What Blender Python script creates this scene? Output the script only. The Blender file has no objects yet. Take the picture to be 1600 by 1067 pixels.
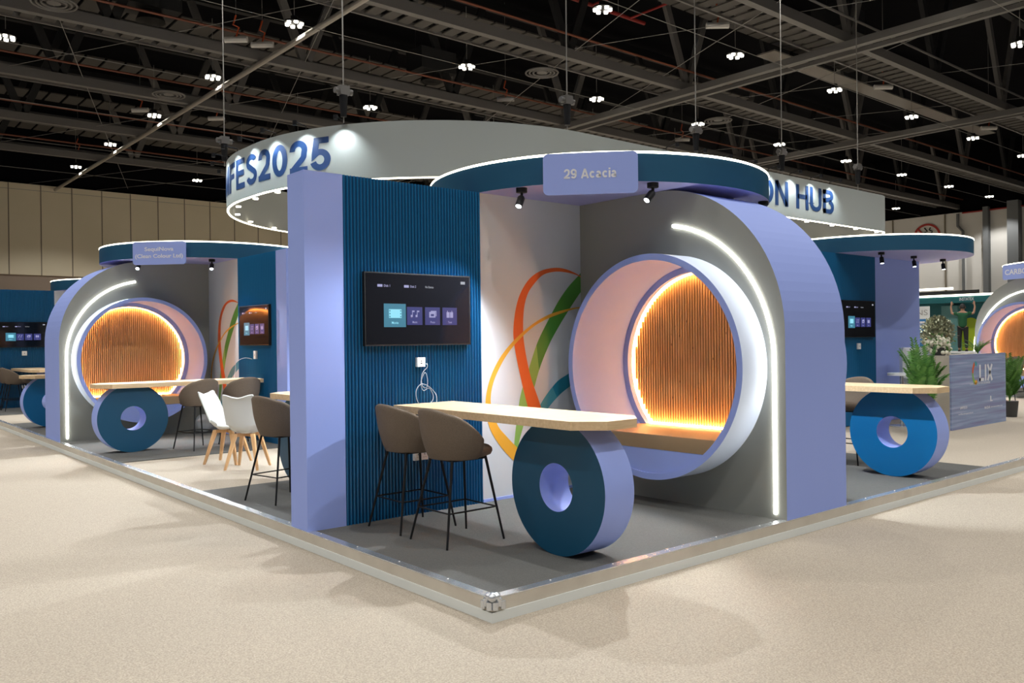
import bpy, bmesh, math, random
from mathutils import Vector, Matrix
random.seed(7)
PI = math.pi
sc = bpy.context.scene
col = sc.collection

# ---------------------------------------------------------------- camera, world, exposure
FPX = 1325.5
CAM = (-3.37, -4.23, 1.65)
TH = math.radians(49.914)
camd = bpy.data.cameras.new('camera')
camo = bpy.data.objects.new('camera', camd); col.objects.link(camo)
camd.sensor_width = 36.0; camd.lens = FPX / 1600 * 36.0
camo.location = CAM
PIT, ROL = math.radians(0.096), math.radians(-0.679)
_F = Vector((math.cos(TH), math.sin(TH), 0)); _R = Vector((math.sin(TH), -math.cos(TH), 0)); _U = Vector((0, 0, 1))
_F2 = _F * math.cos(PIT) - _U * math.sin(PIT); _U2 = _U * math.cos(PIT) + _F * math.sin(PIT)
_R3 = _R * math.cos(ROL) + _U2 * math.sin(ROL); _U3 = _U2 * math.cos(ROL) - _R * math.sin(ROL)
camo.rotation_euler = Matrix((_R3, _U3, -_F2)).transposed().to_euler()
camd.clip_end = 400
sc.camera = camo
sc.view_settings.view_transform = 'Standard'
sc.view_settings.look = 'None'
sc.view_settings.gamma = 1
sc.view_settings.use_curve_mapping = False
sc.view_settings.exposure = 0.1
w = bpy.data.worlds.new('hall_ambience'); sc.world = w
w.use_nodes = True
w.node_tree.nodes['Background'].inputs[0].default_value = (0.80, 0.86, 1.0, 1)
w.node_tree.nodes['Background'].inputs[1].default_value = 0.12

FL = -0.15      # hall floor; the stand's platform top is z = 0
YW, XW = 58.0, 70.0   # planes of the two far walls
LAMP_Z = 12.26
LX = [2.2 + 7.185 * i for i in range(-3, 10)]
LY = [7.48 + 7.253 * i for i in range(-4, 7)]

# ---------------------------------------------------------------- materials
def mat(name, colr, rough=0.5, metal=0.0, emit=None, es=0.0, noise=None, bump=0.0, scale=50.0, spec=0.5, trans=0.0):
    m = bpy.data.materials.new(name); m.use_nodes = True
    nt = m.node_tree; b = nt.nodes['Principled BSDF']
    b.inputs['Base Color'].default_value = (*colr, 1)
    b.inputs['Roughness'].default_value = rough
    b.inputs['Metallic'].default_value = metal
    b.inputs['Specular IOR Level'].default_value = spec
    if trans: b.inputs['Transmission Weight'].default_value = trans
    if emit:
        b.inputs['Emission Color'].default_value = (*emit, 1)
        b.inputs['Emission Strength'].default_value = es
    if noise or bump:
        tc = nt.nodes.new('ShaderNodeTexCoord')
        n = nt.nodes.new('ShaderNodeTexNoise'); n.inputs['Scale'].default_value = scale
        n.inputs['Detail'].default_value = 4
        nt.links.new(tc.outputs['Object'], n.inputs['Vector'])
        if noise:
            r = nt.nodes.new('ShaderNodeValToRGB')
            r.color_ramp.elements[0].position = 0.3; r.color_ramp.elements[1].position = 0.7
            r.color_ramp.elements[0].color = (*colr, 1); r.color_ramp.elements[1].color = (*noise, 1)
            nt.links.new(n.outputs['Fac'], r.inputs['Fac'])
            nt.links.new(r.outputs['Color'], b.inputs['Base Color'])
        if bump:
            bp = nt.nodes.new('ShaderNodeBump'); bp.inputs['Strength'].default_value = bump
            bp.inputs['Distance'].default_value = 0.01
            nt.links.new(n.outputs['Fac'], bp.inputs['Height'])
            nt.links.new(bp.outputs['Normal'], b.inputs['Normal'])
    return m

def wood_mat(name, c1, c2, sx=(2, 2, 30), rough=0.45, knots=False):
    m = bpy.data.materials.new(name); m.use_nodes = True
    nt = m.node_tree; b = nt.nodes['Principled BSDF']; b.inputs['Roughness'].default_value = rough
    tc = nt.nodes.new('ShaderNodeTexCoord'); mp = nt.nodes.new('ShaderNodeMapping')
    mp.inputs['Scale'].default_value = sx
    n = nt.nodes.new('ShaderNodeTexNoise'); n.inputs['Scale'].default_value = 3; n.inputs['Detail'].default_value = 5
    r = nt.nodes.new('ShaderNodeValToRGB')
    r.color_ramp.elements[0].position = 0.3; r.color_ramp.elements[1].position = 0.72
    r.color_ramp.elements[0].color = (*c1, 1); r.color_ramp.elements[1].color = (*c2, 1)
    nt.links.new(tc.outputs['Object'], mp.inputs['Vector']); nt.links.new(mp.outputs[0], n.inputs['Vector'])
    nt.links.new(n.outputs['Fac'], r.inputs['Fac'])
    out = r.outputs['Color']
    if knots:
        v = nt.nodes.new('ShaderNodeTexVoronoi'); v.inputs['Scale'].default_value = 9
        mp2 = nt.nodes.new('ShaderNodeMapping'); mp2.inputs['Scale'].default_value = (1.6, 1.6, 0.7)
        nt.links.new(tc.outputs['Object'], mp2.inputs['Vector']); nt.links.new(mp2.outputs[0], v.inputs['Vector'])
        r2 = nt.nodes.new('ShaderNodeValToRGB')
        r2.color_ramp.elements[0].position = 0.06; r2.color_ramp.elements[1].position = 0.11
        r2.color_ramp.elements[0].color = (0.35, 0.3, 0.25, 1); r2.color_ramp.elements[1].color = (1, 1, 1, 1)
        nt.links.new(v.outputs['Distance'], r2.inputs['Fac'])
        mx = nt.nodes.new('ShaderNodeMix'); mx.data_type = 'RGBA'; mx.blend_type = 'MULTIPLY'
        mx.inputs[0].default_value = 1
        nt.links.new(out, mx.inputs[6]); nt.links.new(r2.outputs['Color'], mx.inputs[7])
        out = mx.outputs[2]
    nt.links.new(out, b.inputs['Base Color'])
    return m

def carpet_mat():
    m = mat('beige_carpet', (0.32, 0.275, 0.22), 0.95, noise=(0.52, 0.455, 0.365), bump=0.35, scale=95, spec=0.1)
    return m

M = dict(
    carpet=carpet_mat(),
    grey_carpet=mat('grey_carpet', (0.11, 0.11, 0.104), 0.95, noise=(0.145, 0.145, 0.137), bump=0.3, scale=120, spec=0.1),
    lilac=mat('lilac_laminate', (0.305, 0.395, 0.82), 0.6, spec=0.3),
    lilac_soffit=mat('lilac_soffit', (0.36, 0.37, 0.70), 0.6),
    tube_out=mat('pale_ice_laminate', (0.60, 0.68, 0.86), 0.5),
    greyface=mat('warm_grey_paint', (0.27, 0.275, 0.25), 0.4),
    white_wall=mat('white_wall_print', (0.56, 0.595, 0.63), 0.6),
    slat=mat('blue_ribbed_panel', (0.004, 0.12, 0.28), 0.32),
    blue_flat=mat('blue_panel_recess', (0.004, 0.05, 0.14), 0.4),
    teal=mat('petrol_blue_laminate', (0.006, 0.075, 0.155), 0.45),
    wheelblue=mat('petrol_blue_gloss', (0.003, 0.062, 0.125), 0.4, spec=0.35),
    wheelbright=mat('bright_blue_gloss', (0.003, 0.13, 0.34), 0.4, spec=0.35),
    oak=wood_mat('pale_wood_laminate', (0.60, 0.43, 0.24), (0.72, 0.54, 0.33), (1.2, 14, 14)),
    bamboo=wood_mat('ribbed_bamboo', (0.60, 0.37, 0.16), (0.76, 0.50, 0.24), (14, 14, 1.2), knots=True),
    legwood=wood_mat('beech_legs', (0.58, 0.33, 0.15), (0.68, 0.42, 0.20), (8, 8, 1.5)),
    tan=mat('tan_leatherette', (0.34, 0.23, 0.125), 0.5, bump=0.1, scale=60),
    taupe=mat('taupe_fabric', (0.145, 0.112, 0.085), 0.9, noise=(0.185, 0.145, 0.11), bump=0.3, scale=160, spec=0.2),
    black=mat('black_powdercoat', (0.010, 0.010, 0.011), 0.5, spec=0.25),
    blackgloss=mat('black_glass', (0.006, 0.006, 0.008), 0.08),
    whiteplastic=mat('white_plastic', (0.72, 0.74, 0.72), 0.35),
    white_socket=mat('white_socket_plastic', (0.8, 0.8, 0.8), 0.3),
    alu=mat('brushed_aluminium', (0.66, 0.69, 0.72), 0.25, metal=0.75, bump=0.15, scale=25),
    skirt_beige=mat('beige_edge_band', (0.62, 0.57, 0.48), 0.5, noise=(0.54, 0.49, 0.41), scale=4),
    skirt_white=mat('white_edge_band', (0.74, 0.77, 0.74), 0.5),
    led=mat('white_led_strip', (1, 1, 1), 0.5, emit=(1.0, 0.95, 0.74), es=5.0),
    led_arch=mat('arch_led_strip', (1, 1, 1), 0.5, emit=(1.0, 1.0, 0.92), es=15.0),
    led_warm=mat('amber_led_strip', (1, 0.6, 0.2), 0.5, emit=(1.0, 0.46, 0.15), es=110.0),
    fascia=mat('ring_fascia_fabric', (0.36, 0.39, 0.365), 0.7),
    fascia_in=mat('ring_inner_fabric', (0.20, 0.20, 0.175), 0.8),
    navy=mat('navy_lettering', (0.012, 0.045, 0.14), 0.5),
    letter=mat('white_lettering', (0.75, 0.76, 0.80), 0.5),
    bulb=mat('lamp_bulb', (1, 1, 1), 0.5, emit=(1.0, 0.95, 0.80), es=5.5),
    spotlens=mat('spot_lens', (1, 1, 1), 0.5, emit=(0.85, 0.93, 1.0), es=12.0),
    downl=mat('downlight_lens', (1, 1, 1), 0.5, emit=(1.0, 0.93, 0.75), es=7.0),
    steel_dark=mat('dark_truss_steel', (0.012, 0.012, 0.012), 0.6),
    steel_mid=mat('grey_painted_steel', (0.125, 0.118, 0.11), 0.55),
    steel_light=mat('galvanised_tube', (0.36, 0.33, 0.29), 0.3, metal=0.4),
    deck=mat('dark_roof_deck', (0.0025, 0.0025, 0.004), 0.95, spec=0.1),
    grate=mat('walkway_plate', (0.062, 0.056, 0.05), 0.8),
    redpipe=mat('red_sprinkler_pipe', (0.30, 0.02, 0.015), 0.5),
    orange_hook=mat('orange_hook', (0.5, 0.08, 0.02), 0.5),
    rust=mat('rust_primer_pipe', (0.16, 0.045, 0.02), 0.6),
    cable=mat('steel_cable', (0.25, 0.24, 0.22), 0.5),
    hoistwhite=mat('off_white_casing', (0.55, 0.53, 0.50), 0.5),
    orange=mat('orange_ribbon_print', (0.72, 0.12, 0.015), 0.5),
    green=mat('green_ribbon_print', (0.06, 0.25, 0.03), 0.5),
    greenl=mat('light_green_ribbon_print', (0.22, 0.42, 0.09), 0.5),
    yellow=mat('yellow_ribbon_print', (0.72, 0.36, 0.03), 0.5),
    tealr=mat('teal_ribbon_print', (0.01, 0.20, 0.30), 0.5),
    teall=mat('light_teal_ribbon_print', (0.06, 0.31, 0.38), 0.5),
    ui_tile=mat('screen_tile', (0, 0, 0), 0.3, emit=(0.035, 0.04, 0.17), es=1.0),
    ui_sel=mat('screen_tile_selected', (0, 0, 0), 0.3, emit=(0.05, 0.20, 0.29), es=1.0),
    ui_icon=mat('screen_icon', (0, 0, 0), 0.3, emit=(0.33, 0.33, 0.55), es=1.0),
    ui_cyan=mat('screen_icon_cyan', (0, 0, 0), 0.3, emit=(0.28, 0.72, 0.88), es=1.0),
    ui_text=mat('screen_text', (0, 0, 0), 0.3, emit=(0.35, 0.37, 0.42), es=1.0),
    wall_cream=mat('cream_wall_panel', (0.74, 0.66, 0.48), 0.8, noise=(0.78, 0.69, 0.51), scale=0.4),
    wall_brown=mat('brown_wall_base', (0.34, 0.265, 0.205), 0.8),
    wall_white=mat('pale_wall_panel', (0.72, 0.71, 0.67), 0.8),
    wall_grey=mat('grey_column_cladding', (0.16, 0.17, 0.175), 0.7),
    groove=mat('dark_joint', (0.22, 0.19, 0.14), 0.9),
    redsign=mat('red_sign_paint', (0.45, 0.04, 0.03), 0.6),
    counter_pic=None, beige_lam=mat('beige_laminate', (0.50, 0.45, 0.37), 0.5),
    leaf=mat('palm_leaf', (0.05, 0.17, 0.03), 0.5, noise=(0.14, 0.32, 0.06), scale=12),
    leaf2=mat('olive_leaf', (0.16, 0.17, 0.10), 0.6, noise=(0.30, 0.30, 0.20), scale=14),
    flower=mat('cream_flower', (0.72, 0.68, 0.55), 0.7),
    pot=mat('dark_planter', (0.05, 0.05, 0.05), 0.6),
    tealwall=mat('teal_stand_wall', (0.008, 0.13, 0.15), 0.5),
    lime=mat('lime_print', (0.42, 0.55, 0.02), 0.5),
    skin=mat('skin', (0.45, 0.25, 0.16), 0.6),
    shirt=mat('green_shirt', (0.01, 0.09, 0.035), 0.8),
    trousers=mat('black_trousers', (0.012, 0.012, 0.014), 0.8),
    hair=mat('black_hair', (0.008, 0.006, 0.005), 0.6),
    poster_blue=mat('blue_poster', (0.01, 0.16, 0.42), 0.5),
    poster_white=mat('white_poster', (0.7, 0.72, 0.72), 0.5),
    white_sofa=mat('white_leather', (0.75, 0.77, 0.80), 0.4),
    clearbag=mat('clear_plastic_bag', (0.7, 0.72, 0.74), 0.25, trans=0.6),
)

def counter_mat():
    m = bpy.data.materials.new('streaked_blue_print'); m.use_nodes = True
    nt = m.node_tree; b = nt.nodes['Principled BSDF']; b.inputs['Roughness'].default_value = 0.4
    tc = nt.nodes.new('ShaderNodeTexCoord'); mp = nt.nodes.new('ShaderNodeMapping')
    mp.inputs['Scale'].default_value = (0.35, 0.35, 9)
    n = nt.nodes.new('ShaderNodeTexNoise'); n.inputs['Scale'].default_value = 2.2; n.inputs['Detail'].default_value = 6
    r = nt.nodes.new('ShaderNodeValToRGB'); e = r.color_ramp.elements
    e[0].position = 0.3; e[0].color = (0.19, 0.18, 0.36, 1)
    e[1].position = 0.72; e[1].color = (0.42, 0.45, 0.64, 1)
    k = e.new(0.55); k.color = (0.24, 0.32, 0.50, 1)
    nt.links.new(tc.outputs['Object'], mp.inputs['Vector']); nt.links.new(mp.outputs[0], n.inputs['Vector'])
    nt.links.new(n.outputs['Fac'], r.inputs['Fac']); nt.links.new(r.outputs['Color'], b.inputs['Base Color'])
    return m
M['counter_pic'] = counter_mat()

# ---------------------------------------------------------------- mesh helpers
def ident(p): return p

class MB:
    def __init__(self):
        self.v = []; self.f = []; self.m = []
    def add(self, verts, faces, mi=0):
        o = len(self.v); self.v += [tuple(p) for p in verts]
        for i, fc in enumerate(faces):
            self.f.append(tuple(o + k for k in fc)); self.m.append(mi[i] if isinstance(mi, list) else mi)
        return self
    def box(self, x0, x1, y0, y1, z0, z1, mi=0):
        v = [(x, y, z) for z in (z0, z1) for y in (y0, y1) for x in (x0, x1)]
        return self.add(v, [(0, 2, 3, 1), (4, 5, 7, 6), (0, 1, 5, 4), (2, 6, 7, 3), (0, 4, 6, 2), (1, 3, 7, 5)], mi)
    def prism(self, poly, z0, z1, mi=0, top=None, bot=None):
        n = len(poly)
        v = [(x, y, z0) for x, y in poly] + [(x, y, z1) for x, y in poly]
        f = [(i, (i + 1) % n, n + (i + 1) % n, n + i) for i in range(n)] + [tuple(range(n))[::-1], tuple(range(n, 2 * n))]
        ms = [mi] * n + [mi if bot is None else bot, mi if top is None else top]
        return self.add(v, f, ms)
    def prism_x(self, poly, x0, x1, mi=0, front=None, back=None):
        n = len(poly)
        v = [(x0, y, z) for y, z in poly] + [(x1, y, z) for y, z in poly]
        f = [(i, (i + 1) % n, n + (i + 1) % n, n + i) for i in range(n)] + [tuple(range(n))[::-1], tuple(range(n, 2 * n))]
        ms = [mi] * n + [mi if front is None else front, mi if back is None else back]
        return self.add(v, f, ms)
    def tube(self, pts, r, n=8, mi=0, closed=False):
        pts = [Vector(p) for p in pts]; L = len(pts); rings = []
        prev = None
        for i, p in enumerate(pts):
            if closed: t = pts[(i + 1) % L] - pts[i - 1]
            else: t = pts[min(i + 1, L - 1)] - pts[max(i - 1, 0)]
            t.normalize()
            if prev is None:
                a = Vector((0, 0, 1)) if abs(t.z) < 0.9 else Vector((1, 0, 0))
                u = t.cross(a).normalized()
            else:
                u = (prev - t * prev.dot(t)).normalized()
            prev = u; w_ = t.cross(u)
            rr = r[i] if isinstance(r, (list, tuple)) else r
            rings.append([p + (u * math.cos(2 * PI * k / n) + w_ * math.sin(2 * PI * k / n)) * rr for k in range(n)])
        v = [q for ring in rings for q in ring]; f = []
        for i in range(L if closed else L - 1):
            a = i * n; b = ((i + 1) % L) * n
            for k in range(n): f.append((a + k, a + (k + 1) % n, b + (k + 1) % n, b + k))
        if not closed:
            f.append(tuple(range(n))[::-1]); f.append(tuple((L - 1) * n + k for k in range(n)))
        return self.add(v, f, mi)
    def cyl(self, c, r, h, n=24, axis='z', mi=0, r2=None, cap=None):
        r2 = r if r2 is None else r2; v = []
        for t, rr in ((0, r), (h, r2)):
            for k in range(n):
                a = 2 * PI * k / n; p, q = rr * math.cos(a), rr * math.sin(a)
                v.append({'z': (c[0] + p, c[1] + q, c[2] + t), 'x': (c[0] + t, c[1] + p, c[2] + q), 'y': (c[0] + p, c[1] + t, c[2] + q)}[axis])
        f = [(k, (k + 1) % n, n + (k + 1) % n, n + k) for k in range(n)] + [tuple(range(n))[::-1], tuple(range(n, 2 * n))]
        return self.add(v, f, [mi] * n + [mi, mi if cap is None else cap])
    def grid(self, P, mi=0, closed_u=False):
        nu = len(P); nv = len(P[0]); v = [p for r_ in P for p in r_]; f = []
        for i in range(nu if closed_u else nu - 1):
            for j in range(nv - 1):
                a = i * nv + j; b = ((i + 1) % nu) * nv + j
                f.append((a, b, b + 1, a + 1))
        return self.add(v, f, mi)
    def annulus_x(self, yc, zc, ro, ri, x0, x1, n=96, mi=0, inner=None, front=None, back=None, a0=0, a1=2 * PI):
        """ring around an X axis"""
        v = []
        for k in range(n):
            a = a0 + (a1 - a0) * k / n; c, s = math.cos(a), math.sin(a)
            v += [(x0, yc + ro * c, zc + ro * s), (x1, yc + ro * c, zc + ro * s), (x1, yc + ri * c, zc + ri * s), (x0, yc + ri * c, zc + ri * s)]
        f = []; ms = []
        for k in range(n):
            a = 4 * k; b = 4 * ((k + 1) % n)
            f += [(a, b, b + 1, a + 1), (a + 1, b + 1, b + 2, a + 2), (a + 2, b + 2, b + 3, a + 3), (a + 3, b + 3, b, a)]
            ms += [mi, mi if back is None else back, mi if inner is None else inner, mi if front is None else front]
        return self.add(v, f, ms)
    def build(self, name, mats, parent=None, tf=ident, smooth=0, bevel=0, base=None):
        base = Vector(base) if base is not None else (parent_base(parent) if parent else Vector((0, 0, 0)))
        me = bpy.data.meshes.new(name)
        vs = [tuple(Vector(tf(p)) - base) for p in self.v]
        me.from_pydata(vs, [], self.f)
        if not isinstance(mats, (list, tuple)): mats = [mats]
        for m_ in mats: me.materials.append(m_)
        for i, p in enumerate(me.polygons): p.material_index = self.m[i]
        bm = bmesh.new(); bm.from_mesh(me)
        bmesh.ops.recalc_face_normals(bm, faces=bm.faces)
        if bevel:
            es = [e for e in bm.edges if len(e.link_faces) == 2 and e.calc_face_angle(0) > 0.6]
            bmesh.ops.bevel(bm, geom=es, offset=bevel, segments=2, affect='EDGES', profile=0.7)
        bm.to_mesh(me); bm.free()
        if smooth:
            me.polygons.foreach_set('use_smooth', [True] * len(me.polygons))
            try: me.set_sharp_from_angle(angle=math.radians(smooth))
            except Exception: pass
        me.update()
        o = bpy.data.objects.new(name, me); col.objects.link(o)
        if parent: o.parent = parent
        else: o.location = base
        return o

def parent_base(p):
    v = Vector((0, 0, 0))
    while p is not None:
        v = v + Vector(p.location); p = p.parent
    return v

def tag(o, label, cat, group=None):
    o['label'] = label; o['category'] = cat
    if group: o['group'] = group
    return o
def thing(name, label, cat, base=(0, 0, 0), group=None):
    o = bpy.data.objects.new(name, None); col.objects.link(o); o.location = base
    o.empty_display_size = 0.2
    return tag(o, label, cat, group)
def struct(o, label=None):
    o['kind'] = 'structure'
    if label: o['label'] = label
    return o

def text2d(s, size=1.0, bold=0.0):
    """-> verts (x, y) centred, faces"""
    cu = bpy.data.curves.new('t', 'FONT'); cu.body = s; cu.size = size; cu.offset = bold
    cu.align_x = 'CENTER'; cu.align_y = 'CENTER'; cu.resolution_u = 4
    o = bpy.data.objects.new('t', cu); col.objects.link(o)
    dg = bpy.context.evaluated_depsgraph_get(); dg.update()
    me = bpy.data.meshes.new_from_object(o.evaluated_get(dg))
    vs = [(v.co.x, v.co.y) for v in me.vertices]; fs = [tuple(p.vertices) for p in me.polygons]
    bpy.data.objects.remove(o); bpy.data.curves.remove(cu); bpy.data.meshes.remove(me)
    x0 = min(v[0] for v in vs); x1 = max(v[0] for v in vs); y0 = min(v[1] for v in vs); y1 = max(v[1] for v in vs)
    return [(x - (x0 + x1) / 2, y - (y0 + y1) / 2) for x, y in vs], fs, x1 - x0, y1 - y0

def text_fit(s, w_, h_, bold=0.0):
    vs, fs, a, b = text2d(s, 1.0, bold)
    return [(x * w_ / a, y * h_ / b) for x, y in vs], fs

def _arc(cx, cy, rx, ry, a0, a1, n=14):
    return [(cx + rx * math.cos(math.radians(a0 + (a1 - a0) * k / n)), cy + ry * math.sin(math.radians(a0 + (a1 - a0) * k / n))) for k in range(n + 1)]
SW = 0.185      # stroke width of the grotesque capitals, in cap heights
def glyph(c):
    h = SW / 2
    if c == ' ': return 0.28, []
    if c in '0O':
        W = 0.60 if c == '0' else 0.80
        return W, [('c', _arc(W / 2, .5, W / 2 - h, .5 - h, 0, 360, 40)[:-1])]
    if c == '2': return 0.60, [('o', _arc(.30, .70, .30 - h, .30 - h, 185, -20, 18) + _arc(-.02, .72, .56, .50, -28, -42, 3) + [(h + .02, h + .02)]), ('o', [(0, h), (.60, h)])]
    if c == '5': return 0.60, [('o', [(.55, 1 - h), (.10 + h, 1 - h), (.045 + h, .50)]), ('o', [(.045 + h, .50)] + _arc(.295, .325, .305 - h, .325 - h, 140, -165, 24))]
    if c == '9': return 0.60, [('c', _arc(.30, .67, .30 - h, .33 - h, 0, 360, 30)[:-1]), ('o', [(.60 - h, .70)] + _arc(.29, .36, .31 - h, .36 - h, 10, -150, 20))]
    if c == 'S': return 0.68, [('o', _arc(.34, .735, .32 - h, .265 - h, 20, 215, 20) + _arc(.35, .28, .33 - h, .28 - h, 62, -165, 22))]
    if c == 'M': return 0.88, [('o', [(h, 0), (h, 1)]), ('o', [(.88 - h, 0), (.88 - h, 1)]), ('o', [(h, 1), (.44, .04)]), ('o', [(.88 - h, 1), (.44, .04)])]
    if c == 'N': return 0.74, [('o', [(h, 0), (h, 1)]), ('o', [(.74 - h, 0), (.74 - h, 1)]), ('o', [(h, 1 - h * .3), (.74 - h, h * .3)])]
    if c == 'H': return 0.74, [('o', [(h, 0), (h, 1)]), ('o', [(.74 - h, 0), (.74 - h, 1)]), ('o', [(h, .52), (.74 - h, .52)])]
    if c == 'F': return 0.60, [('o', [(h, 0), (h, 1)]), ('o', [(0, 1 - h), (.60, 1 - h)]), ('o', [(0, .53), (.53, .53)])]
    if c == 'E': return 0.62, [('o', [(h, 0), (h, 1)]), ('o', [(0, 1 - h), (.62, 1 - h)]), ('o', [(0, .52), (.57, .52)]), ('o', [(0, h), (.62, h)])]
    if c == 'L': return 0.58, [('o', [(h, 0), (h, 1)]), ('o', [(0, h), (.58, h)])]
    if c == 'I': return SW, [('o', [(h, 0), (h, 1)])]
    if c == 'X': return 0.70, [('o', [(.07, 0), (.63, 1)]), ('o', [(.63, 0), (.07, 1)])]
    if c == 'U': return 0.72, [('o', [(h, 1), (h, .33)] + _arc(.36, .33, .36 - h, .33 - h, 180, 360, 18) + [(.72 - h, 1)])]
    if c == 'B': return 0.70, [('o', [(h, 0), (h, 1)]), ('o', [(0, 1 - h), (.40, 1 - h)] + _arc(.41, .755, .25 - h, .245 - h, 90, -90, 12) + [(0, .515)]), ('o', [(.40, .515)] + _arc(.42, .295, .28 - h, .295 - h, 80, -90, 14) + [(0, h)])]
    if c == 'A': return 0.76, [('o', [(.07, 0), (.38, .98)]), ('o', [(.69, 0), (.38, .98)]), ('o', [(.16, .27), (.60, .27)])]
    if c == 'c': return 0.55, [('o', _arc(.28, .365, .28 - h, .365 - h, 38, 322, 22))]
    if c == 'a': return 0.56, [('c', _arc(.25, .21, .25 - h, .21 - h, 0, 360, 22)[:-1]), ('o', _arc(.27, .50, .23 - h, .23 - h, 165, 0, 12) + [(.50 - h, .12), (.56 - h, h * .6)])]
    if c == 'i': return 0.16, [('o', [(h, 0), (h, .73)]), ('o', [(h, .84), (h, 1.0)])]
def ribbon(pts, w_, closed, mx=0.08):
    P = [Vector((x, y)) for x, y in pts]
    Q = []
    m = len(P)
    for k in range(m if closed else m - 1):
        a, b_ = P[k], P[(k + 1) % m]; n_ = max(1, int(math.ceil((b_ - a).length / mx)))
        for j in range(n_): Q.append(a.lerp(b_, j / n_))
    if not closed: Q.append(P[-1])
    V = []; F = []; m = len(Q)
    for k in range(m):
        a = Q[k - 1] if (closed or k > 0) else None; c = Q[(k + 1) % m] if (closed or k < m - 1) else None
        d1 = (Q[k] - a).normalized() if a is not None else None; d2 = (c - Q[k]).normalized() if c is not None else None
        if d1 is None: d1 = d2
        if d2 is None: d2 = d1
        t_ = (d1 + d2); t_ = t_.normalized() if t_.length > 1e-6 else d1
        nn = Vector((-t_.y, t_.x)); s_ = 1 / max(0.45, nn.dot(Vector((-d1.y, d1.x))))
        V += [Q[k] + nn * w_ / 2 * s_, Q[k] - nn * w_ / 2 * s_]
    for k in range(m if closed else m - 1):
        a = 2 * k; b_ = 2 * ((k + 1) % m); F.append((a, a + 1, b_ + 1, b_))
    return V, F
def stroke_text(s_, width, height, gap=0.085, each=False):
    """bold grotesque text centred on the origin; each=True returns one (verts, faces) per letter"""
    x = 0; L = []
    for c in s_:
        W, strokes = glyph(c); V = []; F = []
        for kind, pts in strokes:
            v, f = ribbon(pts, SW, kind == 'c'); o = len(V); V += [(p.x + x, p.y) for p in v]; F += [tuple(o + q for q in ff) for ff in f]
        if V: L.append((V, F))
        x += W + gap
    tot = x - gap
    out = []
    for V, F in L: out.append(([((vx - tot / 2) * width / tot, (vy - .5) * height) for vx, vy in V], F))
    if each: return out
    V = []; F = []
    for v, f in out:
        o = len(V); V += v; F += [tuple(o + q for q in ff) for ff in f]
    return V, F

def text_on(mb, s, origin, ux, uy, w_, h_, mi=0, bold=0.0):
    vs, fs = text_fit(s, w_, h_, bold)
    O = Vector(origin); ux = Vector(ux); uy = Vector(uy)
    mb.add([O + ux * x + uy * y for x, y in vs], fs, mi)

# ---------------------------------------------------------------- lamps of the hall (light sources)
BULB = []
def high_bay(x, y, label, visible=True):
    if visible:
        t = thing('high_bay_lamp', label, 'lamp', (x, y, LAMP_Z), 'high bay lamp clusters under the roof')
        b = MB()
        b.cyl((x, y, LAMP_Z + 0.02), 0.33, 0.05, 20); b.cyl((x, y, LAMP_Z + 0.07), 0.12, 0.18, 12)
        b.build('housing', M['black'], t)
        MB().tube([(x, y, LAMP_Z + 0.25), (x, y, 14.6)], 0.012, 6).build('hanging_wire', M['cable'], t)
        first = None
        for k in range(6):
            a = k * PI / 3 + 0.3; off = Vector((0.24 * math.cos(a), 0.24 * math.sin(a), -0.05))
            if not BULB:
                g = MB(); g.cyl((0, 0, 0), 0.068, 0.07, 12, r2=0.075); first = g.build('bulb', M['bulb']); BULB.append(first)
            else:
                first = BULB[0].copy(); col.objects.link(first)
            first.parent = t; first.location = off
    ld = bpy.data.lights.new('high_bay_light', 'SPOT')
    ld.energy = HB; ld.color = (1.0, 0.975, 0.94); ld.spot_size = math.radians(122); ld.spot_blend = 0.35
    ld.shadow_soft_size = 0.10
    lo = bpy.data.objects.new('high_bay_light', ld); col.objects.link(lo)
    lo.location = (x, y, LAMP_Z - 0.2)
    if visible: lo.parent = t; lo.location = (0, 0, -0.2)
HB = 900
def visible_px(x, y, z):
    v = Vector((x, y, z)) - Vector(CAM); d = v.dot(_F2)
    if d < 1: return None
    return 800 + FPX * v.dot(_R3) / d, 533.5 - FPX * v.dot(_U3) / d
ORD = ['first', 'second', 'third', 'fourth', 'fifth', 'sixth', 'seventh', 'eighth', 'ninth', 'tenth', 'eleventh', 'twelfth']
rown = {0: 'front-most lamp row', 1: 'second lamp row from the front', 2: 'third lamp row from the front', 3: 'fourth lamp row from the front',
        4: 'third lamp row from the back', 5: 'second lamp row from the back', 6: 'rear-most lamp row'}
def build_lamps():
    for j, y in enumerate(LY):
        vis = []
        for x in LX:
            p = visible_px(x, y, LAMP_Z)
            v = bool(p and -20 < p[0] < 1620 and -30 < p[1] < 420 and x < XW - 1 and y < YW - 1)
            if v: vis.append(x)
        for x in LX:
            v = x in vis
            if not v and (x > 32 or y > 32): continue
            lab = ''
            if v:
                k = vis.index(x)
                lab = 'round roof lamp cluster, %s from the left in the %s' % (ORD[k], rown[j - 4] if j >= 4 else 'lamp row nearest the camera')
            high_bay(x, y, lab, v)
build_lamps()

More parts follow.
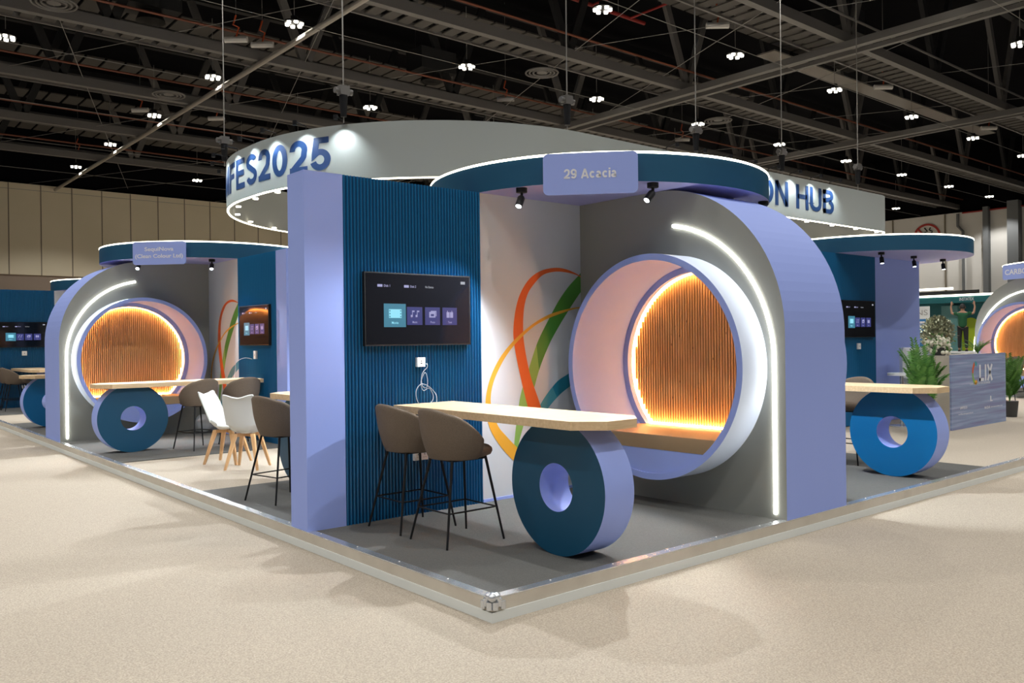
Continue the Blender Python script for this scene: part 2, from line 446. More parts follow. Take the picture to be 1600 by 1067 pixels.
# ---------------------------------------------------------------- hall shell
b = MB(); b.box(-40, XW + 1, -30, YW + 1, FL - 0.2, FL)
struct(b.build('floor', M['carpet']), 'speckled beige carpet floor of the hall')
def panel_wall():
    b = MB(); b.box(-30, XW, YW, YW + 0.3, FL, 6.24, 1); b.box(-30, XW, YW - 0.12, YW + 0.3, 6.24, 12.12, 0)
    x = -30
    while x < XW:
        b.box(x - 0.03, x + 0.03, YW - 0.135, YW, 6.24, 12.1, 2); x += 1.85
    return b.build('wall_left', [M['wall_cream'], M['wall_brown'], M['groove']])
struct(panel_wall(), 'cream panelled wall with brown lower band behind the stands at left')
b = MB(); b.box(XW, XW + 0.3, -30, YW, FL, 11.73, 0)
for y in (26.6, 31.0, 19.0): b.box(XW - 0.1, XW, y - 0.05, y + 0.05, FL, 11.7, 1)
struct(b.build('wall_right', [M['wall_white'], M['groove']]), 'pale grey panelled wall at far right')
b = MB(); b.box(XW - 0.5, XW, 23.1, 23.5, FL, 11.9); b.box(XW - 0.8, XW, 20.8, 21.6, FL, 12.1); b.box(XW - 0.5, XW, 12, 12.6, FL, 11.9)
struct(b.build('trim_1', M['wall_grey']), 'grey column cladding strips on the far right wall')
b = MB(); b.tube([(XW - .25, 25.5, 11.6), (XW - .25, 25.5, 10.6), (XW - .25, 25.1, 10.1), (XW - .25, 25.1, 1)], 0.12, 8)
struct(b.build('trim_2', M['wall_grey']), 'drain pipe on the far right wall')
# upper dark walls above the panel walls, and the roof deck
b = MB(); b.box(-30, XW, YW + 0.2, YW + 0.4, 12.0, 17.5); 
struct(b.build('wall_back', M['deck']), 'dark upper wall above the cream panels')
b = MB(); b.box(XW + 0.2, XW + 0.4, -30, YW, 11.6, 17.5)
struct(b.build('wall_upper', M['deck']), 'dark upper wall above the pale right wall')
b = MB(); b.box(-30, XW + 1, -30, YW + 1, 17.2, 17.4)
struct(b.build('ceiling', M['deck']), 'black roof deck')
# no smoking sign painted on the far wall
t = thing('no_smoking_sign', 'round red no smoking sign high on the pale far wall', 'sign', (XW, 28.1, 9.95))
b = MB(); sy, sz = 28.1, 9.95; b.annulus_x(sy, sz, 1.15, 0.98, XW - 0.06, XW - 0.03, 48)
b.tube([(XW - 0.05, sy + 0.75, sz + 0.75), (XW - 0.05, sy - 0.75, sz - 0.75)], 0.08, 6); b.build('red_ring', M['redsign'], t)
b = MB(); b.box(XW - 0.045, XW - 0.02, sy - .5, sy + .5, sz - .05, sz + .1)
b.tube([(XW - .04, sy - .35, sz + .25), (XW - .04, sy - .45, sz + .45), (XW - .04, sy - .2, sz + .6), (XW - .04, sy - .3, sz + .8)], 0.05, 6)
b.tube([(XW - .04, sy + .1, sz + .2), (XW - .04, sy + .2, sz + .4), (XW - .04, sy - .05, sz + .5), (XW - .04, sy + .2, sz + .8)], 0.05, 6)
b.build('cigarette_symbol', M['black'], t)

# roof steelwork
TY = [11.1 + 7.22 * i for i in range(-1, 6)]
tname = ['above the front corner of the stand', 'behind the name canopy', 'over the hanging ring sign', 'over the back half of the stand', 'fourth back over the hall', 'fifth back over the hall', 'nearest the cream wall']
def truss(y, lab):
    t = thing('roof_truss', lab, 'truss', (0, y, 12), 'dark steel roof trusses running across the hall')
    x0, x1 = -12, XW
    b = MB(); b.box(x0, x1, y - 0.13, y + 0.13, 12.0, 12.35); b.build('bottom_chord', M['steel_mid'], t)
    b = MB(); b.box(x0, x1, y - 0.16, y + 0.16, 16.5, 16.9); b.build('top_chord', M['steel_dark'], t)
    k = 0; x = x0 + 1.0
    while x < x1 - 3.5:
        b = MB()
        for (a, c) in (((x, y, 16.5), (x + 1.72, y, 12.3)), ((x + 1.82, y, 12.3), (x + 3.46, y, 16.5))):
            d = (Vector(c) - Vector(a)); n = d.normalized().cross(Vector((0, 1, 0)))
            A = Vector(a); C = Vector(c); wv = n * 0.15; yv = Vector((0, 0.09, 0))
            b.add([A - wv - yv, A + wv - yv, A + wv + yv, A - wv + yv, C - wv - yv, C + wv - yv, C + wv + yv, C - wv + yv],
                  [(0, 1, 2, 3), (7, 6, 5, 4), (0, 4, 5, 1), (1, 5, 6, 2), (2, 6, 7, 3), (3, 7, 4, 0)])
        b.build('diagonal_brace', M['steel_mid'] if k % 2 else M['steel_dark'], t); x += 6.93; k += 1
    return t
for i, y in enumerate(TY[1:]):
    truss(y, 'dark steel roof truss with V braces, %s' % tname[i + 1])
truss(TY[0], 'dark steel roof truss with V braces, %s' % tname[0])
for i, y in enumerate(TY):
    t = thing('walkway', 'ribbed service walkway alongside the roof truss %s' % tname[i], 'walkway', (0, y + 0.9, 12.4), 'service walkways in the roof')
    b = MB(); b.box(-12, XW, y + 0.30, y + 0.38, 12.35, 12.55); b.box(-12, XW, y + 1.75, y + 1.83, 12.35, 12.55)
    b.build('edge_rail', M['steel_mid'], t)
    b = MB(); x = -12
    while x < XW: b.box(x, x + 0.42, y + 0.38, y + 1.75, 12.42, 12.46); x += 0.62
    o = b.build('walkway_plates', M['grate'], t)
    if i % 2 == 0 or True:
        r = MB(); r.tube([(-12, y - 0.35, 12.75), (XW, y - 0.35, 12.75)], 0.045, 6)
        tag(r.build('sprinkler_pipe', M['rust'] if i > 1 else M['steel_mid'], base=(0, y - 0.35, 12.75)), 'thin red-brown sprinkler pipe beside the roof truss %s' % tname[i], 'pipe', 'thin pipes beside the roof trusses')
# roof deck ribbed plates between trusses
for i, y in enumerate(TY[1:]):
    b = MB(); x = -12
    while x < 36:
        b.box(x, x + 0.72, y + 4.3, y + 5.9, 14.6, 14.66); x += 0.85
    tag(b.build('ribbed_ceiling_panel', M['grate'], base=(0, y + 5, 14.6)), 'row of ribbed ceiling plates hung behind the roof truss %s' % tname[i + 1], 'ceiling panel', 'ribbed ceiling plate rows')
# beams along the depth of the hall
bn = ['bright galvanised tube running back along the left lamps', 'grey double beam crossing above the name canopy', 'grey double beam at the upper right of the hall']
for k, (x, r_, m_) in enumerate(((9.7, 0.10, 'steel_light'), (25.0, 0.14, 'steel_mid'), (39.5, 0.14, 'steel_mid'))):
    b = MB()
    if k == 0: b.tube([(x, -10, 11.9), (x, YW, 11.9)], r_, 10)
    else:
        b.box(x - .14, x + .14, -10, YW, 11.75, 12.0); b.box(x + .9, x + 1.1, -10, YW, 11.85, 12.0)
    tag(b.build('roof_beam', M[m_], base=(x, 0, 11.9)), bn[k], 'beam')
# thin catenary wires
wl = MB()
for k, (x0, x1) in enumerate(((-6, 14), (3, 22), (12, 33), (24, 44), (-12, 6), (16, 40))):
    wl.tube([(x0, 0, 12.3), (x1, YW - 1, 12.3)], 0.012, 5)
    wl.tube([(x1 + 6, 0, 12.6), (x0 - 4, YW - 1, 12.0)], 0.010, 5)
for k in range(8): wl.tube([(-12, 5 + 7.2 * k, 11.3), (XW - 1, 6.6 + 7.2 * k, 11.7)], 0.012, 5)
o = tag(wl.build('rigging_wires', M['cable'], base=(0, 0, 12)), 'tangle of thin steel rigging wires criss-crossing below the roof', 'wire'); o['kind'] = 'stuff'
# red pipe group at the top
t = thing('sprinkler_manifold', 'bright red sprinkler pipes above the name canopy', 'pipe', (17, 18, 14.9))
b = MB(); b.tube([(14.0, 19.4, 14.9), (24, 19.4, 14.9)], 0.08, 8); b.build('main_pipe', M['redpipe'], t)
b = MB(); b.tube([(15.0, 16.2, 14.9), (24, 16.2, 14.9)], 0.06, 8); b.build('main_pipe', M['redpipe'], t)
for k in range(4):
    b = MB(); b.tube([(16.5 + 2.2 * k, 19.4, 14.9), (16.5 + 2.2 * k, 13, 14.9)], 0.05, 8); b.build('branch_pipe', M['redpipe'], t)
for k in range(3): MB().tube([(16 + 3.2 * k, 19.4, 14.9), (16 + 3.2 * k, 19.4, 17.15)], 0.012, 5).build('hanger_rod', M['cable'], t)
tag(MB().box(29, 53, 16.4, 17.3, 14.0, 14.06).build('pale_ceiling_board', M['steel_light'], base=(40, 17, 14)), 'long pale board hung under the roof right of the name canopy', 'ceiling panel')
tag(MB().tube([(XW - .1, 25.2, 11.65), (XW - .1, 20, 11.66)], 0.07, 8).build('fire_hose_pipe', M['redpipe'], base=(XW, 22, 11.6)), 'long red pipe near the far right wall top', 'pipe')
# ducts, diffusers, emergency lights
dl = [((6.2, 26.6, 13.3), 'at the upper left of the hall'), ((17.7, 26.0, 13.2), 'above the hanging ring sign'), ((27.2, 12.5, 13.2), 'above the name canopy')]
for (x, y, z), wh in dl:
    b = MB(); b.box(x - 0.9, x + 0.9, y - 0.6, y + 0.6, z, z + 0.9); b.cyl((x, y, z - 0.35), 0.5, 0.35, 20, r2=0.35)
    for sx in (-.8, .8): b.tube([(x + sx, y, z + .8), (x + sx, y, 17.15)], .015, 5)
    tag(b.build('air_handling_unit', M['steel_dark'], base=(x, y, z)), 'dark boxy air handling unit %s' % wh, 'ventilation unit', 'air handling units in the roof')
dd = [((2.6, 24.0, 11.9), 'at the far upper left'), ((18.6, 19.9, 11.9), 'on the walkway over the ring sign'), ((30, 20.1, 11.9), 'on the walkway right of the ring sign'), ((8.4, 31.5, 11.9), 'above the left ring end')]
for (x, y, z), wh in dd:
    b = MB()
    for r_ in (0.62, 0.48, 0.34): b.tube([(x + r_ * math.cos(a * PI / 12), y + r_ * math.sin(a * PI / 12), z) for a in range(24)], 0.035, 6, closed=True)
    b.cyl((x, y, z), 0.2, 0.06, 20)
    tag(b.build('air_diffuser', M['steel_mid'], base=(x, y, z)), 'round grey air diffuser %s' % wh, 'air vent', 'round air diffusers')
el = [(369, 62, 8.5), (219, 172, 9), (410, 70, 8.6), (790, 155, 9), (1121, 40, 9), (1380, 136, 9), (1545, 200, 9), (1066, 218, 9), (338, 185, 9), (122, 238, 9.4)]
def unp(px, py, d):
    return tuple(Vector(CAM) + (_F2 + _R3 * (px - 800) / FPX - _U3 * (py - 533.5) / FPX) * d)
eln = ['left of the ring sign, nearest the camera', 'left of the ring sign, further back', 'beside the galvanised tube end', 'above the middle of the ring sign', 'at the top right of the name canopy', 'above the right lamp rows', 'nearest the right edge of the picture', 'directly above the arch', 'above the left end of the ring', 'low over the cream wall']
for k, (px, py, zz_) in enumerate(el):
    d = 11.0 * FPX / (528 - py) * zz_ / 9
    x, y, z = unp(px, py, d)
    t = thing('emergency_light', 'small white capsule light with orange bracket, %s' % eln[k], 'light', (x, y, z), 'small capsule lights in the roof')
    b = MB(); b.tube([(x - 0.30, y + 0.26, z), (x + 0.30, y - 0.26, z)], 0.11, 8); b.build('casing', M['hoistwhite'], t)
    MB().tube([(x, y, z + 0.8), (x, y, 17.2)], 0.008, 5).build('hanging_wire', M['cable'], t)
    b = MB(); b.tube([(x, y, z + 0.1), (x + 0.1, y, z + 0.45), (x - 0.1, y, z + 0.5), (x, y, z + 0.85)], 0.03, 6); b.build('bracket', M['orange_hook'], t)

# ---------------------------------------------------------------- the raised platform
PX1, PY1 = 26.0, 28.0
t = thing('raised_platform', 'low raised exhibition platform with beige carpet and metal edging', 'platform', (0, 0, FL))
b = MB(); b.box(0.012, PX1, 0.012, PY1, FL, -0.012); b.build('carpeted_deck', M['carpet'], t)
b = MB(); b.box(0.0, PX1, -0.004, 0.012, FL + 0.065, 0.0, 0); b.box(-0.004, 0.012, 0.0, PY1, FL + 0.065, 0.0, 0)
b.build('beige_edge_band', M['skirt_beige'], t)
b = MB(); b.box(-0.012, PX1, -0.014, 0.012, FL, FL + 0.065, 0); b.box(-0.014, 0.012, -0.012, PY1, FL, FL + 0.065, 0)
b.build('white_edge_band', M['skirt_white'], t)
b = MB(); b.box(-0.006, PX1, -0.006, 0.07, -0.002, 0.006); b.box(-0.006, 0.07, 0.07, PY1, -0.002, 0.006)
b.build('metal_edging', M['alu'], t)
b = MB()
for k in range(40): b.cyl((0.05 + 0.62 * k + 0.5, 0.05, 0.006), 0.006, 0.003, 8)
for k in range(40): b.cyl((0.05, 0.05 + 0.62 * k + 0.5, 0.006), 0.006, 0.003, 8)
o = b.build('screw_heads', M['white_socket'], t); o['kind'] = 'stuff'
b = MB()
for dx, dy in ((0.035, 0.0), (0.0, 0.035), (0.0, 0.0), (0.02, 0.02), (-0.006, -0.006)):
    pts = []
    P = []
    for i in range(9):
        th = PI * i / 8
        P.append([(dx + 0.028 * math.sin(th) * math.cos(a * PI / 6), dy + 0.028 * math.sin(th) * math.sin(a * PI / 6), 0.01 + 0.028 * math.cos(th)) for a in range(13)])
    b.grid(P)
for sx, sy in ((1, 0), (0, 1)):
    for q in (-0.03, 0.03, 0.0):
        b.cyl((0.045 * sx + (q if sx else -0.012), 0.045 * sy + (q if sy else -0.012), -0.05 - (0.02 if q else 0.0)), 0.02, 0.05, 10, axis='z')
b.build('corner_bracket', M['alu'], t, smooth=50)

def mat_rug(x0, x1, y0, y1, label):
    b = MB(); b.box(x0, x1, y0, y1, -0.012, 0.001)
    tag(b.build('carpet', M['grey_carpet'], base=((x0 + x1) / 2, (y0 + y1) / 2, -0.012)), label, 'carpet')
mat_rug(0.07, 7.95, 0.07, 5.30, 'dark grey carpet under the front corner booths')
mat_rug(0.07, 5.3, 8.42, 16.4, 'dark grey carpet under the SequiNova booth')
mat_rug(0.07, 8.0, 19.2, 24.5, 'dark grey carpet under the farthest left booth')

# ---------------------------------------------------------------- booth builders (local coords of the corner booth, mapped by tf)
def end_column(t, tf):
    MB().box(0.0, 0.379, 2.56, 2.877, 0.0, 3.152).build('end_column', M['lilac'], t, tf)
def slat_panel(t, tf, x0=0.379, x1=1.948, face=2.56, back=2.72, top=3.152):
    b = MB(); b.box(x0, x1, face + 0.012, back, 0, top, 1)
    n = int(round((x1 - x0) / 0.0345)); p = (x1 - x0) / n
    for k in range(n):
        xa = x0 + p * k + p * 0.19; xb = x0 + p * (k + 1) - p * 0.19
        m_ = (xa + xb) / 2
        poly = [(xa, face + 0.012), (xa + 0.003, face + 0.002), (m_, face - 0.006), (xb - 0.003, face + 0.002), (xb, face + 0.012)]
        b.prism(poly, 0.0, top, 0)
    b.build('ribbed_panel', [M['slat'], M['blue_flat']], t, tf)

def catmull(P, n=8):
    out = []
    Q = [P[0]] + list(P) + [P[-1]]
    for i in range(1, len(Q) - 2):
        p0, p1, p2, p3 = [Vector(q) for q in Q[i - 1:i + 3]]
        for k in range(n):
            u = k / n
            out.append(0.5 * ((2 * p1) + (-p0 + p2) * u + (2 * p0 - 5 * p1 + 4 * p2 - p3) * u * u + (-p0 + 3 * p1 - 3 * p2 + p3) * u ** 3))
    out.append(Vector(P[-1])); return out

RIB = dict(
    green=([(3.40, 2.42), (3.328, 2.344), (3.167, 2.213), (3.019, 2.059), (2.874, 1.867), (2.703, 1.617), (2.578, 1.351), (2.469, 1.11), (2.423, 0.939), (2.361, 0.59), (2.345, 0.30)],
           [(3.40, 2.19), (3.328, 2.133), (3.167, 1.957), (3.019, 1.785), (2.874, 1.595), (2.732, 1.348), (2.634, 1.103), (2.58, 0.95), (2.551, 0.90), (2.415, 0.545), (2.40, 0.30)]),
    tealr=([(3.42, 1.36), (3.30, 1.33), (3.137, 1.26), (2.961, 1.175), (2.746, 0.974), (2.578, 0.716), (2.388, 0.447), (2.33, 0.2)],
           [(3.42, 1.22), (3.30, 1.19), (3.167, 1.125), (3.019, 1.046), (2.84, 0.907), (2.66, 0.70), (2.49, 0.43), (2.43, 0.2)]),
    orange=([(3.42, 2.30), (3.319, 2.348), (3.137, 2.399), (2.961, 2.407), (2.76, 2.367), (2.592, 2.273), (2.469, 2.125), (2.401, 1.961), (2.366, 1.759), (2.374, 1.597), (2.428, 1.354), (2.537, 0.984), (2.66, 0.66), (2.80, 0.35)],
            [(3.42, 2.28), (3.319, 2.335), (3.137, 2.365), (2.961, 2.365), (2.788, 2.323), (2.648, 2.213), (2.564, 2.108), (2.515, 1.964), (2.499, 1.76), (2.515, 1.576), (2.592, 1.269), (2.718, 0.976), (2.82, 0.70), (2.93, 0.38)]),
    yellow=([(3.42, 2.0), (3.243, 1.984), (3.019, 1.943), (2.817, 1.887), (2.592, 1.781), (2.348, 1.618), (2.163, 1.439), (2.035, 1.225), (1.984, 1.001), (2.022, 0.793), (2.137, 0.607), (2.348, 0.40), (2.62, 0.24)],
            [(3.42, 1.985), (3.243, 1.967), (3.019, 1.911), (2.817, 1.85), (2.62, 1.761), (2.388, 1.597), (2.216, 1.418), (2.086, 1.203), (2.055, 0.997), (2.137, 0.785), (2.255, 0.658), (2.44, 0.50), (2.66, 0.36)]),
)
def white_panel(t, tf, x0=1.948, x1=3.38, flip=False):
    MB().box(x0, x1, 2.578, 2.72, 0.0, 3.152).build('white_panel', M['white_wall'], t, tf)
    MB().box(x0, x1, 2.565, 2.578, 0.0, 0.03).build('skirting', M['lilac'], t, tf)
    b = MB(); order = ['tealr', 'green', 'orange', 'yellow']; mats = []
    for k, nm in enumerate(order):
        A, B_ = [catmull(q) for q in RIB[nm]]
        mats.append(M[nm])
        y = 2.5775 - 0.0006 * (k + 1); yb = 2.5845 - 0.0006 * k
        s = 1.035
        f = lambda p: (3.379 if p[0] > 3.35 else p[0] * 1.011 - 0.012, 1.65 + (p[1] - 1.65) * 1.022 + 0.012)
        n = len(A); V = []
        for i in range(n):
            a = f(A[i]); c = f(B_[i])
            if flip: a = (x0 + x1 - a[0], a[1]); c = (x0 + x1 - c[0], c[1])
            V += [(a[0], y, a[1]), (c[0], y, c[1])]
        F = []; mm = []
        for i in range(n - 1):
            F.append((2 * i, 2 * i + 1, 2 * i + 3, 2 * i + 2))
            z = V[2 * i][2]
            mm.append({'green': 4 if z < 1.62 else k, 'tealr': 5 if (x0 + x1 - V[2 * i][0] if flip else V[2 * i][0]) < 2.93 else k}.get(nm, k))
        b.add(V, F, mm)
    b.build('ribbon_mural', mats + [M['greenl'], M['teall']], t, tf)

YC, ZC, RO, RI = 1.29, 1.375, 1.105, 1.042
XF, XB = 3.38, 4.42
def arch_outline(y0=0.0, y1=2.578):
    P = [(y0, 0.0)]
    for k in range(25):
        a = PI - (PI / 2) * k / 24
        P.append((y0 + 1.462 + 1.462 * math.cos(a), 1.69 + 1.462 * math.sin(a)))
    P += [(y1, 3.152), (y1, 0.0)]
    return P
def arch_body(t, tf, x0=XF, x1=XB, through=True, y1=2.578):
    P = arch_outline(y1=y1)
    pts = []
    n = 120
    angs = [2 * PI * k / n for k in range(n)] + [math.atan2(z - ZC, y - YC) % (2 * PI) for y, z in P]
    angs = sorted(set(round(a, 6) for a in angs))
    def hit(a):
        d = (math.cos(a), math.sin(a)); best = None
        for i in range(len(P)):
            (ax, az), (bx, bz) = P[i], P[(i + 1) % len(P)]
            ex, ez = bx - ax, bz - az
            den = d[0] * ez - d[1] * ex
            if abs(den) < 1e-12: continue
            tt = ((ax - YC) * ez - (az - ZC) * ex) / den
            u = ((ax - YC) * d[1] - (az - ZC) * d[0]) / den
            if tt > 0 and -1e-6 <= u <= 1 + 1e-6 and (best is None or tt < best): best = tt
        return (YC + d[0] * best, ZC + d[1] * best)
    V = []; N = len(angs)
    for a in angs:
        o = hit(a); i = (YC + RO * math.cos(a), ZC + RO * math.sin(a))
        V += [(x0, o[0], o[1]), (x1, o[0], o[1]), (x1, i[0], i[1]), (x0, i[0], i[1])]
    F = []; mm = []
    for k in range(N):
        a = 4 * k; c = 4 * ((k + 1) % N)
        F += [(a, c, c + 1, a + 1), (a + 1, c + 1, c + 2, a + 2), (a + 2, c + 2, c + 3, a + 3), (a + 3, c + 3, c, a)]
        mm += [0, 1, 0, 1]
    b = MB(); b.add(V, F, mm)
    b.build('arch_body', [M['lilac'], M['greyface']], t, tf)
NEON = [(0.112, 0.05), (0.112, 0.9), (0.112, 1.42)] + [(1.49 + 1.38 * math.cos(PI - math.radians(a)), 1.42 + 1.38 * math.sin(math.radians(a))) for a in range(8, 81, 8)]
def arch_neon(t, tf, x=XF):
    P = catmull([(p[0], p[1], 0) for p in NEON], 6)
    b = MB(); b.tube([(x - 0.004, p.x, p.y) for p in P], 0.017, 8)
    b.build('light_strip', M['led_arch'], t, tf, smooth=60)
def nook(t, tf, front=3.0, back=3.87, deep=True):
    b = MB(); b.annulus_x(YC, ZC, RO, RI, front, back, 128, 0, inner=1, front=1, back=1)
    b.build('nook_ring', [M['tube_out'], M['lilac']], t, tf, smooth=40)
    # lower infill below the seat
    zc = 0.565; h = math.sqrt(RI * RI - (ZC - zc) ** 2); a0 = math.atan2(zc - ZC, h); P = []
    for k in range(41):
        a = (PI - a0) if False else 0
    aR = math.atan2(zc - ZC, h); aL = math.atan2(zc - ZC, -h)   # both negative
    seg = [(YC + (RI - 0.001) * math.cos(aL + (aR - aL) * k / 40), ZC + (RI - 0.001) * math.sin(aL + (aR - aL) * k / 40)) for k in range(41)]
    MB().prism_x(seg, front + 0.015, back).build('bench_base', M['lilac'], t, tf)
    if deep:
        MB().annulus_x(YC, ZC, RI - 0.001, 0.972, back - 0.07, back, 96).build('inner_rim', M['lilac'], t, tf, smooth=40)
        # amber LED loop hidden behind the inner rim and along the seat
        zs = 0.712; hh = math.sqrt(0.985 ** 2 - (ZC - zs) ** 2)
        aR = math.atan2(zs - ZC, hh); aL = PI - aR
        pts = [(back + 0.012, YC + 0.985 * math.cos(aR + (aL - aR) * k / 80), ZC + 0.985 * math.sin(aR + (aL - aR) * k / 80)) for k in range(81)]
        b = MB(); b.tube(pts, 0.012, 6); b.tube([(back + 0.012, YC - hh, zs + 0.005), (back + 0.012, YC + hh, zs + 0.005)], 0.010, 6)
        b.build('amber_light_strip', M['led_warm'], t, tf, smooth=60)
        b = MB(); b.cyl((back + 0.05, YC, ZC), 1.06, 0.02, 96, axis='x')
        R = 0.955; n = 56; p = 2 * R / n
        for k in range(n):
            ya = YC - R + p * k + p * 0.14; yb = ya + p * 0.72; ym = (ya + yb) / 2
            hz = math.sqrt(max(R * R - (ym - YC) ** 2, 0.003))
            z0 = max(ZC - hz, 0.70)
            b.prism([(back + 0.05, ya), (back + 0.028, ya + p * .12), (back + 0.022, ym), (back + 0.028, yb - p * .12), (back + 0.05, yb)], z0, ZC + hz)
        b.build('ribbed_backrest', M['bamboo'], t, tf)
def nook_cushion(tf, label, group='tan bench cushions'):
    z0, z1 = 0.568, 0.71
    h0 = math.sqrt(RI ** 2 - (ZC - z0) ** 2) - 0.006; h1 = math.sqrt(RI ** 2 - (ZC - z1) ** 2) - 0.006
    poly = [(YC - h0, z0), (YC + h0, z0), (YC + h1, z1 - 0.02), (YC + h1 - 0.02, z1), (YC - h1 + 0.02, z1), (YC - h1, z1 - 0.02)]
    base = tf((3.4, YC, z0))
    b = MB(); b.prism_x(poly, 3.02, 3.84)
    tag(b.build('bench_cushion', M['tan'], None, tf, bevel=0.008, base=base, smooth=35), label, 'cushion', group)

def canopy(cx, cy, lab, r=1.955, name='canopy', n=96):
    t = thing(name, lab, 'canopy', (cx, cy, 3.155))
    circ = lambda rr: [(cx + rr * math.cos(2 * PI * k / n), cy + rr * math.sin(2 * PI * k / n)) for k in range(n)]
    MB().prism(circ(r), 3.153, 3.42, 0, bot=1).build('canopy_disc', [M['teal'], M['lilac_soffit']], t, smooth=40)
    b = MB(); b.tube([(x, y, 3.432) for x, y in circ(r - 0.004)], 0.0125, 8, closed=True)
    b.build('light_strip', M['led'], t, smooth=60)
    return t
def name_sign(t, cx, cy, ang, lines, wd, z0, z1, r=1.955, tw=None, th=0.085):
    """flat rounded board in front of the canopy edge; ang = outward direction"""
    n = Vector((math.cos(ang), math.sin(ang), 0)); u = Vector((-math.sin(ang), math.cos(ang), 0))
    c = Vector((cx, cy, 0)) + n * (r + 0.012)
    rr = 0.05; P = []
    for (sx, sz, a0) in ((1, 1, 0), (-1, 1, PI / 2), (-1, -1, PI), (1, -1, 3 * PI / 2)):
        for k in range(7):
            a = a0 + PI / 2 * k / 6
            P.append((sx * (wd / 2 - rr) + rr * math.cos(a), (z1 - rr if sz > 0 else z0 + rr) + rr * math.sin(a)))
    V = [c + u * p[0] + Vector((0, 0, p[1])) for p in P] + [c + n * 0.03 + u * p[0] + Vector((0, 0, p[1])) for p in P]
    N = len(P); F = [(i, (i + 1) % N, N + (i + 1) % N, N + i) for i in range(N)] + [tuple(range(N))[::-1], tuple(range(N, 2 * N))]
    sgn = MB().add(V, F).build('name_board', M['lilac'], t)
    zc = (z0 + z1) / 2
    k = len(lines)
    for i, (s, w_) in enumerate(lines):
        b = MB()
        zz_ = zc + ((k - 1) / 2 - i) * th * 1.5
        if s == '29 Acacia':
            vs, fs = stroke_text(s, w_, th); b.add([c + n * 0.032 + Vector((0, 0, zz_)) + u * x + Vector((0, 0, y)) for x, y in vs], fs)
        else: text_on(b, s, c + n * 0.032 + Vector((0, 0, zz_)), u, (0, 0, 1), w_, th * 1.12, bold=0.02)
        b.build('lettering', M['letter'], sgn)

def spotlight(x, y, z, aim, label, energy=60, size=75, cond=True):
    t = thing('spotlight', label, 'spotlight', (x, y, z), 'black spotlights under the canopies')
    MB().cyl((x, y, z - 0.045), 0.055, 0.045, 20).build('mounting_base', M['black'], t, smooth=40)
    MB().tube([(x, y, z - 0.045), (x, y, z - 0.10)], 0.014, 8).build('stem', M['black'], t)
    d = (Vector(aim) - Vector((x, y, z - 0.10))).normalized(); p = Vector((x, y, z - 0.085))
    MB().tube([p, p + d * 0.02, p + d * 0.12], [0.026, 0.037, 0.037], 16).build('lamp_head', M['black'], t, smooth=40)
    MB().tube([p + d * 0.118, p + d * 0.1225], 0.028, 14).build('lens', M['spotlens'], t)
    if energy:
        ld = bpy.data.lights.new('spot', 'SPOT'); ld.energy = energy; ld.color = (0.86, 0.93, 1.0)
        ld.spot_size = math.radians(size); ld.spot_blend = 0.35; ld.shadow_soft_size = 0.02
        lo = bpy.data.objects.new('spot', ld); col.objects.link(lo); lo.parent = t
        q = p + d * 0.14; lo.location = q - Vector((x, y, z))
        lo.rotation_euler = d.to_track_quat('-Z', 'Y').to_euler()

def bar_table(tf, label, bright=False, xo=0.0):
    base = tf((1.25 + xo, 1.3, 0))
    t = thing('bar_table', label, 'table', base)
    poly = [(0.88, 2.55), (0.88, 0.18), (1.066, -0.01), (1.385, -0.01), (1.57, 0.18), (1.57, 2.55)]
    MB().prism([(x + xo, y) for x, y in poly], 0.992, 1.057).build('tabletop', M['oak'], t, tf, bevel=0.002)
    fm = M['wheelbright'] if bright else M['wheelblue']
    xa, xb = 1.05 + xo, 1.36 + xo
    b = MB(); b.annulus_x(0.523, 0.52, 0.5195, 0.185, 1.05 + xo, 1.36 + xo, 96, 1, inner=1, front=0, back=0)
    b.v = [(p[0], p[1], min(p[2], 0.991)) for p in b.v]
    b.build('wheel_support', [fm, M['lilac']], t, tf, smooth=40)
    return t

